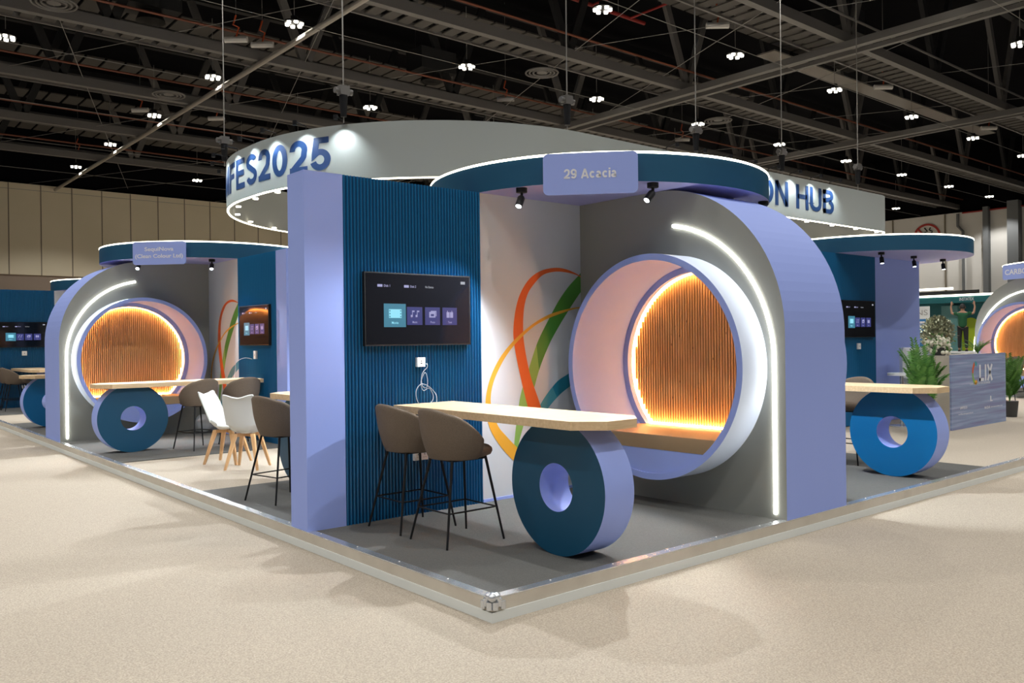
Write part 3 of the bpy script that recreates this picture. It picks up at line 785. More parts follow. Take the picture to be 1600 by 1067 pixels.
def tv_unit(o, u, up, n, label, w_=1.20, h_=0.68, nm='television'):
    """o = centre on the wall plane; u right, n outward"""
    o = Vector(o); u = Vector(u); up = Vector(up); n = Vector(n)
    t = thing(nm, label, 'television', o)
    def bx(mb, a0, a1, b0, b1, c0, c1, mi=0):
        V = [o + u * a + up * b_ + n * c for c in (c0, c1) for b_ in (b0, b1) for a in (a0, a1)]
        mb.add(V, [(0, 2, 3, 1), (4, 5, 7, 6), (0, 1, 5, 4), (2, 6, 7, 3), (0, 4, 6, 2), (1, 3, 7, 5)], mi)
    b = MB(); bx(b, -w_ / 2, w_ / 2, -h_ / 2, h_ / 2, 0.0, 0.045); b.build('casing', M['black'], t)
    b = MB(); bx(b, -w_ / 2 + .012, w_ / 2 - .012, -h_ / 2 + .015, h_ / 2 - .012, 0.045, 0.0465); s = b.build('screen', M['blackgloss'], t)
    e = 0.0475; cur = [MB()]
    mats_ = [M['ui_tile'], M['ui_sel'], M['ui_icon'], M['ui_cyan'], M['ui_text']]
    def rect(xa, xb, ya, yb, mi, lift=0.0):
        V = [o + u * (p[0] * w_) + up * (p[1] * h_) + n * (e + lift) for p in ((xa, ya), (xb, ya), (xb, yb), (xa, yb))]
        cur[0].add(V, [(0, 1, 2, 3)], mi)
    def tx(sx, x, y, ww, hh, mi):
        vs, fs = text_fit(sx, ww * w_, hh * h_, 0.01)
        cur[0].add([o + u * (x * w_ + p[0]) + up * (y * h_ + p[1]) + n * (e + .001) for p in vs], fs, mi)
    def flush(name_):
        cur[0].build(name_, mats_, s); cur[0] = MB()
    rect(-0.335, -0.135, -0.245, 0.075, 1); rect(-0.29, -0.175, -0.12, 0.0, 3, .001)
    for k in range(3):
        for xx in (-0.286, -0.188): rect(xx, xx + 0.009, -0.112 + 0.040 * k, -0.092 + 0.040 * k, 1, .002)
    tx('Movie', -0.235, -0.185, 0.06, 0.036, 3); flush('menu_tile')
    rect(-.125, .02, -.215, .035, 0)
    for xx in (-0.09, -0.045):
        rect(xx, xx + .017, -0.105, -0.075, 2, .001); rect(xx + .013, xx + .018, -0.1, -0.02, 2, .001); rect(xx + .013, xx + .035, -0.035, -0.015, 2, .001)
    tx('Music', -0.052, -0.175, 0.045, 0.03, 2); flush('menu_tile')
    rect(.045, .19, -.215, .035, 0)
    rect(0.085, 0.145, -0.11, -0.03, 2, .001); rect(0.1, 0.155, -0.03, -0.015, 2, .001); rect(0.148, 0.155, -0.09, -0.03, 2, .001); rect(0.10, 0.13, -0.09, -0.06, 0, .002)
    tx('Photo', 0.118, -0.175, 0.045, 0.03, 2); flush('menu_tile')
    rect(.215, .36, -.215, .035, 0)
    rect(0.255, 0.285, -0.11, -0.03, 2, .001); rect(0.29, 0.32, -0.11, -0.03, 2, .001); rect(0.262, 0.268, -0.03, -0.01, 2, .001); rect(0.305, 0.311, -0.03, -0.01, 2, .001)
    tx('Text', 0.288, -0.175, 0.04, 0.03, 2); flush('menu_tile')
    rect(-.39, -.345, 0.30, 0.335, 2, .001); tx('Disk 1', -0.305, 0.318, 0.055, 0.032, 2); flush('status_text')
    rect(-.15, -.105, 0.30, 0.335, 2, .001); tx('Disk 2', -0.065, 0.318, 0.055, 0.032, 2); flush('status_text')
    tx('No Device', 0.09, 0.318, 0.08, 0.03, 4); flush('status_text')
    rect(0.40, 0.445, 0.375, 0.415, 4, .001); flush('corner_badge')
    return t

def socket(o, u, n, label, w_=0.09, h_=0.09, pins=False, double=False, group=None):
    o = Vector(o); u = Vector(u); n = Vector(n); up = Vector((0, 0, 1))
    t = thing('wall_socket', label, 'socket', o, group)
    W = w_ * (1.7 if double else 1)
    def bx(mb, a0, a1, b0, b1, c0, c1, mi=0):
        V = [o + u * a + up * b_ + n * c for c in (c0, c1) for b_ in (b0, b1) for a in (a0, a1)]
        mb.add(V, [(0, 2, 3, 1), (4, 5, 7, 6), (0, 1, 5, 4), (2, 6, 7, 3), (0, 4, 6, 2), (1, 3, 7, 5)], mi)
    b = MB(); bx(b, -W / 2, W / 2, -h_ / 2, h_ / 2, 0, 0.035); b.build('faceplate', M['white_socket'], t, bevel=0.003)
    b = MB()
    if pins:
        for cx in ((-W / 4, W / 4) if double else (0,)):
            bx(b, cx - .003, cx + .003, .004, .018, .035, .036); bx(b, cx - .014, cx - .007, -.02, -.015, .035, .036); bx(b, cx + .007, cx + .014, -.02, -.015, .035, .036)
    else:
        bx(b, -0.006, 0.006, 0.006, 0.014, .035, .036); bx(b, -0.008, 0.008, -0.016, -0.006, .035, .036)
    b.build('openings', M['black'], t)
    return t

# ---------------------------------------------------------------- stools and chairs
def bar_stool(x, y, ang, label, group='taupe upholstered bar stools', scale=1.0):
    """ang = direction the sitter faces"""
    t = thing('bar_stool', label, 'stool', (x, y, 0.001), group)
    c, s = math.cos(ang), math.sin(ang)
    def tf(p): return (x + scale * (c * p[0] - s * p[1]), y + scale * (s * p[0] + c * p[1]), 0.001 + scale * p[2])
    # shell: phi = 0 at the back (-x)
    def rad(v): return 0.225 + 0.045 * math.sin(min(v, 1) * PI / 2) ** 0.8
    N = 48; PH = math.radians(104); rows = 12
    def topz(ph):
        a = abs(ph) / PH
        return 1.085 - 0.045 * min(a / 0.42, 1) ** 2 - (0.20 * max(0, (a - 0.42) / 0.58) ** 1.5)
    outer = []; inner = []
    for i in range(N + 1):
        ph = -PH + 2 * PH * i / N; tz = topz(ph); ro = []; ri = []
        for j in range(rows + 1):
            v = j / rows; z = 0.685 + (tz - 0.685) * v
            r = rad(min(v * 1.4, 1)) + 0.02 * v
            lean = 0.035 * v * max(0, math.cos(ph))
            ro.append((-(r + lean) * math.cos(ph), (r + 0.01) * math.sin(ph), z))
            ri.append((-(r + lean - 0.045) * math.cos(ph), (r - 0.035) * math.sin(ph), z))
        # rounded rim
        o1 = Vector(ro[-1]); i1 = Vector(ri[-1]); mid = (o1 + i1) / 2 + Vector((0, 0, 0.022))
        q1 = o1 * 0.85 + i1 * 0.15 + Vector((0, 0, 0.014)); q2 = o1 * 0.15 + i1 * 0.85 + Vector((0, 0, 0.014))
        outer.append(ro + [tuple(q1), tuple(mid), tuple(q2)] + ri[::-1])
    b = MB(); b.grid(outer)
    nv = len(outer[0])
    b.add([q for q in outer[0]], [tuple(range(nv))]); b.add([q for q in outer[-1]], [tuple(range(nv))])
    # under dish
    P = []
    for i in range(41):
        a = 2 * PI * i / 40
        P.append([(0.215 * q * math.cos(a), 0.222 * q * math.sin(a), 0.685 - 0.03 * (1 - q * q)) for q in (0.0, 0.3, 0.6, 0.85, 1.0)])
    b.grid(P)
    b.build('backrest_shell', M['taupe'], t, tf, smooth=50)
    # seat pad
    P = []
    prof = [(0.0, 0.775), (0.14, 0.778), (0.205, 0.77), (0.228, 0.75), (0.232, 0.725), (0.22, 0.70), (0.18, 0.685), (0.0, 0.68)]
    for i in range(41):
        a = 2 * PI * i / 40
        P.append([(0.068 + q * 1.12 * math.cos(a), q * math.sin(a), z) for q, z in prof])
    MB().grid(P).build('seat_pad', M['taupe'], t, tf, smooth=50)
    feet = [(0.29, 0.26), (0.29, -0.26), (-0.29, 0.26), (-0.29, -0.26)]
    tops = [(0.19, 0.15), (0.19, -0.15), (-0.15, 0.15), (-0.15, -0.15)]
    for (fx, fy), (tx_, ty_) in zip(feet, tops):
        MB().tube([(tx_, ty_, 0.69), (fx, fy, 0.0)], [0.0125, 0.0095], 10).build('leg', M['black'], t, tf, smooth=50)
    def at(k, z):
        f = 1 - z / 0.69; return (tops[k][0] + (feet[k][0] - tops[k][0]) * f, tops[k][1] + (feet[k][1] - tops[k][1]) * f, z)
    b = MB()
    for a_, b_ in ((0, 1), (1, 3), (3, 2), (2, 0)): b.tube([at(a_, 0.27), at(b_, 0.27)], 0.007, 8)
    b.build('footrest', M['black'], t, tf, smooth=50)
    b = MB()
    for a_, b_ in ((0, 1), (1, 3), (3, 2), (2, 0)): b.tube([(tops[a_][0], tops[a_][1], 0.675), (tops[b_][0], tops[b_][1], 0.675)], 0.009, 8)
    b.build('seat_frame', M['black'], t, tf, smooth=50)
    return t

def white_chair(x, y, ang, label):
    t = thing('shell_chair', label, 'chair', (x, y, 0.0), 'white shell chairs with wooden legs')
    c, s = math.cos(ang), math.sin(ang)
    def tf(p): return (x + c * p[0] - s * p[1], y + s * p[0] + c * p[1], p[2] * 1.06)
    prof = catmull([(0.23, 0.44, 0), (0.19, 0.465, 0), (0.05, 0.455, 0), (-0.08, 0.45, 0), (-0.17, 0.49, 0), (-0.215, 0.60, 0), (-0.26, 0.74, 0), (-0.31, 0.87, 0), (-0.345, 0.905, 0)], 5)
    n = len(prof); out = []; inn = []
    for i, p in enumerate(prof):
        v = i / (n - 1)
        hw = 0.235 - 0.02 * abs(v - 0.45) - (0.03 * max(0, v - 0.8) / 0.2)
        ro = []; ri = []
        tng = (prof[min(i + 1, n - 1)] - prof[max(i - 1, 0)]).normalized(); nr = Vector((tng.y, -tng.x))
        if nr.y > 0 and v < 0.4: nr = -nr
        for k in range(-8, 9):
            u_ = k / 8
            bow = abs(u_) ** 2.4
            lift = 0.075 * (1 - abs(2 * v - 0.9)) if v < 0.95 else 0.0
            lift = max(lift, 0.012)
            fx = lift * bow * (0.9 if v > 0.35 else 0.25); fz = lift * bow * (1.0 if v < 0.55 else 0.35)
            wing = 0.018 * math.cos(u_ * PI * 1.0) * (1 if v > 0.9 else 0)
            pt = Vector((p.x + fx, hw * u_, p.y + fz - wing))
            ri.append(tuple(pt)); ro.append((pt.x + nr.x * 0.014, pt.y, pt.z + nr.y * 0.014))
        out.append(ro); inn.append(ri)
    b = MB(); loop = [ri + ro[::-1] for ri, ro in zip(inn, out)]
    b.grid([l + [l[0]] for l in loop])
    m_ = len(loop[0]); b.add(loop[0], [tuple(range(m_))]); b.add(loop[-1], [tuple(range(m_))])
    b.build('seat_shell', M['whiteplastic'], t, tf, smooth=50)
    b = MB(); P = []
    for i in range(25):
        a = 2 * PI * i / 24
        P.append([(0.03 + q * math.cos(a), q * math.sin(a), z) for q, z in ((0, 0.485), (0.13, 0.484), (0.175, 0.478), (0.185, 0.468), (0.17, 0.46), (0, 0.458))])
    b.grid(P).build('seat_cushion', M['whiteplastic'], t, tf, smooth=60)
    for sx, sy in ((1, 1), (1, -1), (-1, 1), (-1, -1)):
        A = Vector((0.115 * sx, 0.115 * sy, 0.44)); B_ = Vector((0.235 * sx, 0.215 * sy, 0.0)); l = MB()
        V = []
        for q, hw in ((A, 0.027), (B_, 0.015)):
            for dx, dy in ((-1, -1), (1, -1), (1, 1), (-1, 1)): V.append((q.x + dx * hw, q.y + dy * hw, q.z))
        l.add(V, [(0, 1, 2, 3), (7, 6, 5, 4), (0, 4, 5, 1), (1, 5, 6, 2), (2, 6, 7, 3), (3, 7, 4, 0)])
        l.build('leg', M['legwood'], t, tf, bevel=0.004)
    b = MB(); b.add([(0.13, 0.10, 0.40), (0.10, 0.13, 0.40), (-0.13, -0.10, 0.40), (-0.10, -0.13, 0.40), (0.13, 0.10, 0.44), (0.10, 0.13, 0.44), (-0.13, -0.10, 0.44), (-0.10, -0.13, 0.44)],
                    [(0, 1, 2, 3), (7, 6, 5, 4), (0, 4, 5, 1), (1, 5, 6, 2), (2, 6, 7, 3), (3, 7, 4, 0)])
    b.add([(0.13, -0.10, 0.40), (0.10, -0.13, 0.40), (-0.13, 0.10, 0.40), (-0.10, 0.13, 0.40), (0.13, -0.10, 0.44), (0.10, -0.13, 0.44), (-0.13, 0.10, 0.44), (-0.10, 0.13, 0.44)],
          [(0, 1, 2, 3), (7, 6, 5, 4), (0, 4, 5, 1), (1, 5, 6, 2), (2, 6, 7, 3), (3, 7, 4, 0)])
    b.build('leg_frame', M['legwood'], t, tf)

# ================================================================= BOOTH 1 (corner, 29 Acacia)
tf1 = ident
W1 = thing('partition_wall', 'blue ribbed and white mural partition wall with lilac end column of the corner booth', 'wall', (1.7, 2.6, 0))
end_column(W1, tf1); slat_panel(W1, tf1); white_panel(W1, tf1)
A1 = thing('arch_wall', 'large grey and lilac arched wall with round nook beside the blue wheel table', 'arch', (3.9, 1.3, 0))
arch_body(A1, tf1); arch_neon(A1, tf1); nook(A1, tf1)
tf4 = lambda p: (7.80 - p[0], p[1], p[2])
MB().annulus_x(YC, ZC, RO, RI, 4.42, 4.80, 96).build('rear_nook_ring', M['lilac'], A1, smooth=40)
nook_cushion(tf1, 'tan bench cushion inside the round nook of the corner booth')
C1 = canopy(3.88, 2.80, 'round blue canopy with white rim light and the 29 Acacia name board')
name_sign(C1, 3.88, 2.80, math.radians(180 + 42.5), [('29 Acacia', 0.50)], 0.90, 3.03, 3.425, th=0.092)
bar_table(tf1, 'pale wood bar table on a dark blue wheel support in front of the ribbed wall')
tv_unit((1.162, 2.552, 1.95), (1, 0, 0), (0, 0, 1), (0, -1, 0), 'black television showing a menu on the blue wall of the corner booth')
socket((1.177, 2.552, 1.45), (1, 0, 0), (0, -1, 0), 'white wall socket with a plugged cable below the nearest television')
socket((1.165, 2.552, 0.562), (1, 0, 0), (0, -1, 0), 'white double power socket low on the blue wall behind the stools', pins=True, double=True)
b = MB()
pts = [(1.20, 2.48, 1.415), (1.235, 2.47, 1.41), (1.24, 2.475, 1.38), (1.20, 2.48, 1.34), (1.175, 2.48, 1.28), (1.19, 2.48, 1.20), (1.23, 2.47, 1.19), (1.245, 2.48, 1.27), (1.22, 2.485, 1.33), (1.17, 2.48, 1.24), (1.19, 2.47, 1.16), (1.25, 2.46, 1.18), (1.29, 2.45, 1.10), (1.24, 2.43, 1.078), (1.12, 2.44, 1.08), (1.10, 2.46, 1.15), (1.16, 2.47, 1.22), (1.24, 2.46, 1.20), (1.30, 2.42, 1.12), (1.28, 2.38, 1.076)]
pts = [(p[0] - .01, p[1] + .025, p[2] + .02 if p[2] > 1.09 else 1.062) for p in pts]
b.tube([tuple(p) for p in catmull(pts, 6)], 0.0035, 6)
tag(b.build('charging_cable', mat('pale_cable', (0.5, 0.52, 0.56), 0.3), base=(1.2, 2.48, 1.1)), 'loops of thin cable hanging from the wall socket onto the wood table', 'cable')
bar_stool(0.81, 2.15, 0.0, 'taupe bar stool next to the blue ribbed wall, partly behind the nearer stool')
bar_stool(0.81, 1.475, 0.0, 'taupe bar stool nearest the blue wheel of the front table')
spotlight(2.126, 2.124, 3.153, (0.35, 1.55, 0.0), 'black canopy spotlight above the ribbon mural of the corner booth', 270, 92)
spotlight(2.971, 1.161, 3.153, (0.6, 1.5, 0.4), 'black canopy spotlight right of the 29 Acacia board', 290, 90)
spotlight(2.126, 3.32, 3.153, (0.4, 4.6, 0.0), 'black canopy spotlight behind the corner wall, near the hidden table', 270, 92)
spotlight(2.971, 4.28, 3.153, (0.9, 6.4, 0.0), 'black canopy spotlight behind the corner wall, towards the white chairs', 480, 92)
spotlight(4.83, 1.161, 3.153, (6.6, 0.9, 0.6), 'black canopy spotlight on the right side of the big arch', 420, 95)

# ================================================================= BOOTH 3 (behind the wall of booth 1)
tf3 = lambda p: (p[0], 5.44 - p[1], p[2])
W3 = thing('partition_wall', 'blue ribbed and white partition on the back side of the corner booth wall', 'wall', (1.7, 2.76, 0))
slat_panel(W3, tf3); MB().box(1.948, 3.38, 2.72, 2.86, 0, 3.152).build('white_panel', M['white_wall'], W3)
bar_table(tf3, 'pale wood bar table on blue wheel mostly hidden behind the lilac column')
bar_stool(0.54, 4.20, math.radians(12), 'taupe bar stool standing left of the lilac column')
A3 = thing('arch_wall', 'grey and lilac arched wall behind the corner booth', 'arch', (3.9, 4.0, 0))
arch_body(A3, tf3, y1=2.578)

# ================================================================= BOOTH 4 (right side of the arch)
W4 = thing('partition_wall', 'blue ribbed wall of the booth hidden to the right of the big arch', 'wall', (6.4, 2.6, 0))
slat_panel(W4, tf4); MB().box(0.0, 0.379, 2.56, 2.877, 0.0, 3.152).build('end_column', M['lilac'], W4, tf4)
MB().box(4.42, 5.85, 2.578, 2.72, 0, 3.152).build('white_panel', M['white_wall'], W4)
bar_table(tf4, 'pale wood bar table on a bright blue wheel right of the big arch', bright=True)
bar_stool(7.2, 1.45, PI, 'taupe bar stool behind the table with the bright blue wheel')

# ================================================================= BOOTH 7 (further right, TV wall, canopy)
W7 = thing('partition_wall', 'blue ribbed wall with television and lilac end under the far right canopy', 'wall', (12, 3.7, 0))
slat_panel(W7, ident, 10.4, 12.40, 3.70, 3.87)
b = MB(); b.prism([(12.40, 3.70), (14.2, 3.68), (14.2, 4.1), (12.40, 3.87)], 0, 3.152); b.build('end_panel', M['lilac'], W7)
C7 = canopy(12.83, 4.18, 'round blue canopy with rim light at the right, above the lilac wall')
tv_unit((11.67, 3.692, 1.965), (1, 0, 0), (0, 0, 1), (0, -1, 0), 'black television on the far right blue wall')
socket((11.70, 3.692, 1.46), (1, 0, 0), (0, -1, 0), 'white socket below the far right television', 0.09, 0.11)
for x, y, wh in ((11.56, 3.16, 'leftmost'), (12.83, 3.16, 'middle'), (14.02, 3.13, 'rightmost')):
    spotlight(x, y, 3.153, (x - 0.1, y - 0.3, 1), 'black spotlight under the right canopy above the lilac wall, the %s one' % wh, 0)

# ================================================================= BOOTH 2 (SequiNova) and its mirror, booth 5
DX, DY = 0.035, 8.43
tf2 = lambda p: (p[1] + DX, p[0] + DY, p[2])
W2 = thing('partition_wall', 'blue ribbed and white mural partition wall of the SequiNova booth', 'wall', (2.7, 10.0, 0))
end_column(W2, tf2); slat_panel(W2, tf2); white_panel(W2, tf2, flip=True)
tf2a = lambda p: (p[1] * 0.985 + DX + 0.10, p[0] + DY, p[2])
A2 = thing('arch_wall', 'grey and lilac arched wall with glowing round nook at the left', 'arch', (1.3, 12.3, 0))
tf2arch = lambda p: (p[1] + DX, p[0] + DY, p[2])
arch_body(A2, tf2arch, x1=4.48); arch_neon(A2, tf2arch); nook(A2, tf2)
nook_cushion(tf2, 'tan bench cushion inside the glowing nook of the SequiNova booth')
C2 = canopy(2.80 + DX, 3.90 + DY, 'round blue canopy with rim light and the SequiNova name board')
name_sign(C2, 2.80 + DX, 3.90 + DY, math.radians(180 + 45), [('SequiNova', 0.52), ('(Clean Colour Ltd)', 0.86)], 0.95, 3.03, 3.425, th=0.08)
bar_table(tf2, 'pale wood bar table on a dark blue wheel in the SequiNova booth')
tv_unit((2.552 + DX, 1.162 + DY, 1.95), (0, -1, 0), (0, 0, 1), (-1, 0, 0), 'black television on the blue wall of the SequiNova booth')
socket((2.552 + DX, 1.165 + DY, 1.45), (0, -1, 0), (-1, 0, 0), 'white socket with a cable arcing down in the SequiNova booth', 0.09, 0.14)
b = MB(); b.tube([tuple(p) for p in catmull([(2.49 + DX, 1.20 + DY, 1.38), (2.40 + DX, 1.30 + DY, 1.40), (2.36 + DX, 1.55 + DY, 1.33), (2.36 + DX, 1.60 + DY, 1.2), (2.30 + DX, 1.50 + DY, 1.063), (2.25 + DX, 1.2 + DY, 1.062)], 8)], 0.004, 6)
tag(b.build('charging_cable', mat('white_cable', (0.7, 0.72, 0.75), 0.3), base=(2.4, 9.0, 1.1)), 'pale cable arcing from the socket of the SequiNova booth to its table', 'cable')
bar_stool(1.45, 9.20, math.radians(102), 'taupe bar stool at the SequiNova table, the left one')
bar_stool(2.16, 9.22, math.radians(94), 'taupe bar stool at the SequiNova table, nearest the blue wall')
spotlight(1.276, 11.55, 3.153, (-0.6, 8.6, 0.0), 'lit spotlight under the SequiNova canopy, left of its name board', 430, 96)
spotlight(2.282, 10.756, 3.153, (1.2, 8.6, 0.0), 'black spotlight under the SequiNova canopy, right of its name board', 270, 92)
# plastic bag on the floor by the grey wall
b = MB(); P = []
random.seed(3)
for i in range(19):
    a = 2 * PI * i / 18; r_ = []
    for j in range(9):
        th = PI * j / 8; rr = 0.17 * (1 + 0.18 * math.sin(3 * a + 2 * th) + 0.08 * math.sin(7 * a))
        r_.append((2.35 + rr * math.sin(th) * math.cos(a), 11.45 + rr * math.sin(th) * math.sin(a), 0.18 + 0.17 * math.cos(th)))
    P.append(r_)
P[-1] = P[0]
b.grid(P); tag(b.build('plastic_bag', M['clearbag'], smooth=50, base=(2.35, 11.45, 0.01)), 'crumpled clear plastic bag on the floor by the grey wall behind the stools', 'bag')
white_chair(1.17, 7.30, math.radians(-50), 'white shell chair seen side-on, the left of the pair')
white_chair(1.17, 6.62, math.radians(46), 'white shell chair seen from behind, next to the taupe stool')

# booth 5: far side of the same arch
tf5 = lambda p: (p[1] + DX, 24.72 - (p[0] + DY), p[2])
bar_table(tf5, 'pale wood bar table on a blue wheel behind the left arch', bright=True)
W5 = thing('partition_wall', 'blue ribbed wall behind the left arch', 'wall', (2.7, 14.0, 0))
slat_panel(W5, tf5)
# booth 6: farthest left
OX6, OY6 = 0.08, 19.1
tf6 = lambda p: (p[0] + OX6, p[1] + OY6, p[2])
W6 = thing('partition_wall', 'blue ribbed wall with television at the far left', 'wall', (2.4, 21.4, 0))
slat_panel(W6, tf6); end_column(W6, tf6); MB().box(1.948, 3.38, 2.578, 2.72, 0, 3.152).build('white_panel', M['white_wall'], W6, tf6)
C6 = canopy(3.90 + OX6, 2.80 + OY6, 'round blue canopy with rim light peeking out behind the left arch')
tv_unit((1.162 + OX6, 2.552 + OY6, 1.95), (1, 0, 0), (0, 0, 1), (0, -1, 0), 'black television at the left edge on the far blue wall')
socket((1.2 + OX6, 2.552 + OY6, 1.45), (1, 0, 0), (0, -1, 0), 'white socket on the far left blue wall', 0.12, 0.12)
socket((1.2 + OX6, 2.552 + OY6, 0.55), (1, 0, 0), (0, -1, 0), 'white double socket low on the far left blue wall', double=True, pins=True)
bar_table(tf6, 'pale wood bar table against the far left blue wall')
bar_stool(0.81 + OX6, 1.475 + OY6, 0.0, 'taupe bar stool at the left picture edge, the one nearer the table end')
bar_stool(0.81 + OX6, 2.15 + OY6, 0.0, 'taupe bar stool at the left picture edge, closest to the far blue wall')

# ================================================================= BOOTH 8 (far right, lit nook)
OX8 = 17.7
tf8 = lambda p: (p[0] + OX8, 5.3 - p[1], p[2])
A8 = thing('arch_wall', 'grey arched wall with glowing nook at the far right edge', 'arch', (20, 3.9, 0))
arch_body(A8, tf8); arch_neon(A8, tf8); nook(A8, tf8)
nook_cushion(tf8, 'tan bench cushion in the nook at the far right edge')
C8 = canopy(21.6, 2.7, 'round blue canopy at the far right edge with a pale name board')
name_sign(C8, 21.6, 2.7, math.radians(154), [('CARBON CELL', 1.35)], 1.5, 3.03, 3.40, th=0.12)
spotlight(20.1, 3.6, 3.153, (18, 4, 1), 'lit spotlight under the far right canopy', 0)
bar_stool(18.85, 3.65, PI - 0.1, 'taupe bar stool with dark legs right of the CLIX counter')
bar_stool(18.85, 2.95, PI, 'taupe bar stool at the right picture edge, half out of frame')

# ================================================================= CLIX counter with plants
t = thing('reception_counter', 'blue streaked CLIX reception counter on the beige carpet', 'counter', (13.1, 2.5, -0.012))
MB().box(11.88, 14.3, 2.14, 2.75, -0.012, 1.285).build('counter_body', M['beige_lam'], t)
fp = MB().box(11.89, 14.3, 2.11, 2.14, -0.010, 1.30).build('front_panel', M['counter_pic'], t)
U = (1, 0, 0); Z = (0, 0, 1); yy = 2.108
for (tx_, x_, z_, w_, h_, nm_) in (('LIX', 13.37, 0.95, 0.60, 0.30, 'big_lettering'), ('CLIMATE INNOVATION EXCHANGE', 13.10, 0.765, 0.90, 0.035, 'tagline'), ('#MFES25', 12.38, 0.36, 0.30, 0.05, 'hashtag'),
        ('worldfutureenergysummit.com', 12.47, 0.25, 0.62, 0.035, 'web_address'), ('MASDAR', 13.42, 0.305, 0.26, 0.05, 'sponsor_name'), ('climateinnovation.com', 13.85, 0.305, 0.55, 0.025, 'web_address')):
    b = MB()
    if tx_ == 'LIX':
        vs, fs = stroke_text(tx_, w_, h_, 0.12); b.add([(x_ + x, yy, z_ + y) for x, y in vs], fs)
    else: text_on(b, tx_, (x_, yy, z_), U, Z, w_, h_, 0, 0.02)
    b.build(nm_, M['letter'], fp)
b = MB(); b.add([(13.55, yy, .41), (13.66, yy, .41), (13.66, yy, .43), (13.60, yy, .43), (13.60, yy, .51), (13.55, yy, .51)], [(0, 1, 2, 3, 4, 5)]); b.build('small_emblem', M['letter'], fp)
b = MB()
for k in range(24):
    a = math.radians(55 + 250 * k / 24); a2 = math.radians(55 + 250 * (k + 1) / 24)
    q = lambda a_, r_: (12.90 + r_ * 0.75 * math.cos(a_), yy, 0.955 + r_ * math.sin(a_) * 1.12)
    b.add([q(a, .19), q(a, .12), q(a2, .12), q(a2, .19)], [(0, 1, 2, 3)], 0 if k < 5 else 1 if k < 12 else 2 if k < 19 else 3)
b.build('ring_logo', [M['teall'], M['orange'], M['greenl'], M['yellow']], fp)

def frond_plant(name, x, y, z, h, spread, n, label, cat='plant', mt='leaf', pot=True, seed=1, potr=0.16):
    random.seed(seed)
    t = thing(name, label, cat, (x, y, z))
    if pot: MB().cyl((x, y, z), potr * 0.8, 0.32, 20, r2=potr).build('pot', M['pot'], t, smooth=40)
    b = MB(); z0 = z + (0.3 if pot else 0)
    for k in range(n):
        a = 2 * PI * k / n + random.uniform(-.4, .4); reach = spread * random.uniform(.35, 1); hh = (h - (z0 - z)) * random.uniform(.55, 1)
        pts = []
        for j in range(9):
            u_ = j / 8
            pts.append(Vector((x + reach * u_ ** 1.5 * math.cos(a), y + reach * u_ ** 1.5 * math.sin(a), z0 + hh * (u_ - 0.22 * u_ ** 3 * (reach / spread)))))
        b.tube(pts, [0.006 * (1 - .7 * q / 8) for q in range(9)], 4)
        for j in range(2, 9):
            for m2 in range(3):
                uu = j - m2 / 3; i0 = int(max(0, min(7, math.floor(uu)))); fr = uu - i0
                p = pts[i0].lerp(pts[i0 + 1], min(1, max(0, fr))); tg = (pts[i0 + 1] - pts[i0]).normalized()
                side = tg.cross(Vector((0, 0, 1)))
                if side.length < .05: side = Vector((math.cos(a + 1.57), math.sin(a + 1.57), 0))
                side.normalize(); ln = 0.26 * h * (1 - abs(j / 8 - .45)) * 0.62
                for sg in (1, -1):
                    tip = p + side * sg * ln * .8 + tg * ln * .6 - Vector((0, 0, ln * .15)); mid = (p + tip) / 2 + Vector((0, 0, .01)); wv = tg * 0.014 * h
                    b.add([p, mid + wv, tip, mid - wv], [(0, 1, 2, 3)])
    b.build('foliage', M[mt], t)
frond_plant('potted_palm', 11.0, 2.2, -0.012, 1.74, 0.38, 24, 'tall green potted palm just left of the CLIX counter', seed=4)
frond_plant('potted_palm', 15.3, 2.4, -0.012, 1.42, 0.55, 22, 'green potted palm at the right end of the CLIX counter', seed=9)
frond_plant('potted_fern', 13.9, 2.45, 1.285, 0.34, 0.32, 18, 'bright green fern standing on the CLIX counter', pot=False, seed=12)
# flower arrangement on the counter
random.seed(5)
t = thing('flower_arrangement', 'cream flowers with green leaves on the left end of the CLIX counter', 'flowers', (12.2, 2.45, 1.285))
b = MB(); b.cyl((12.2, 2.45, 1.285), 0.10, 0.14, 16, r2=0.13); b.build('vase', M['pot'], t)
b = MB()
for k in range(70):
    a = random.uniform(0, 2 * PI); r_ = random.uniform(0, .34); zz_ = 1.42 + random.uniform(0, .26) - r_ * .2
    c = Vector((12.2 + r_ * math.cos(a), 2.45 + r_ * math.sin(a) * .6, zz_ - .05))
    P = [[tuple(c + Vector((math.sin(q * PI / 4) * math.cos(w_ * PI / 3), math.sin(q * PI / 4) * math.sin(w_ * PI / 3), math.cos(q * PI / 4))) * .035) for q in range(5)] for w_ in range(7)]
    b.grid(P)
b.build('blossoms', M['flower'], t, smooth=60)
b = MB()
for k in range(80):
    a = random.uniform(0, 2 * PI); r_ = random.uniform(.05, .42); c = Vector((12.2 + r_ * math.cos(a), 2.45 + r_ * math.sin(a) * .6, 1.36 + random.uniform(-.03, .28)))
    d = Vector((random.uniform(-1, 1), random.uniform(-1, 1), random.uniform(-.3, 1))).normalized() * .11; s_ = d.cross(Vector((0, .3, 1))).normalized() * .02
    b.add([c, c + d / 2 + s_, c + d, c + d / 2 - s_], [(0, 1, 2, 3)])
b.build('leaves', M['leaf'], t)

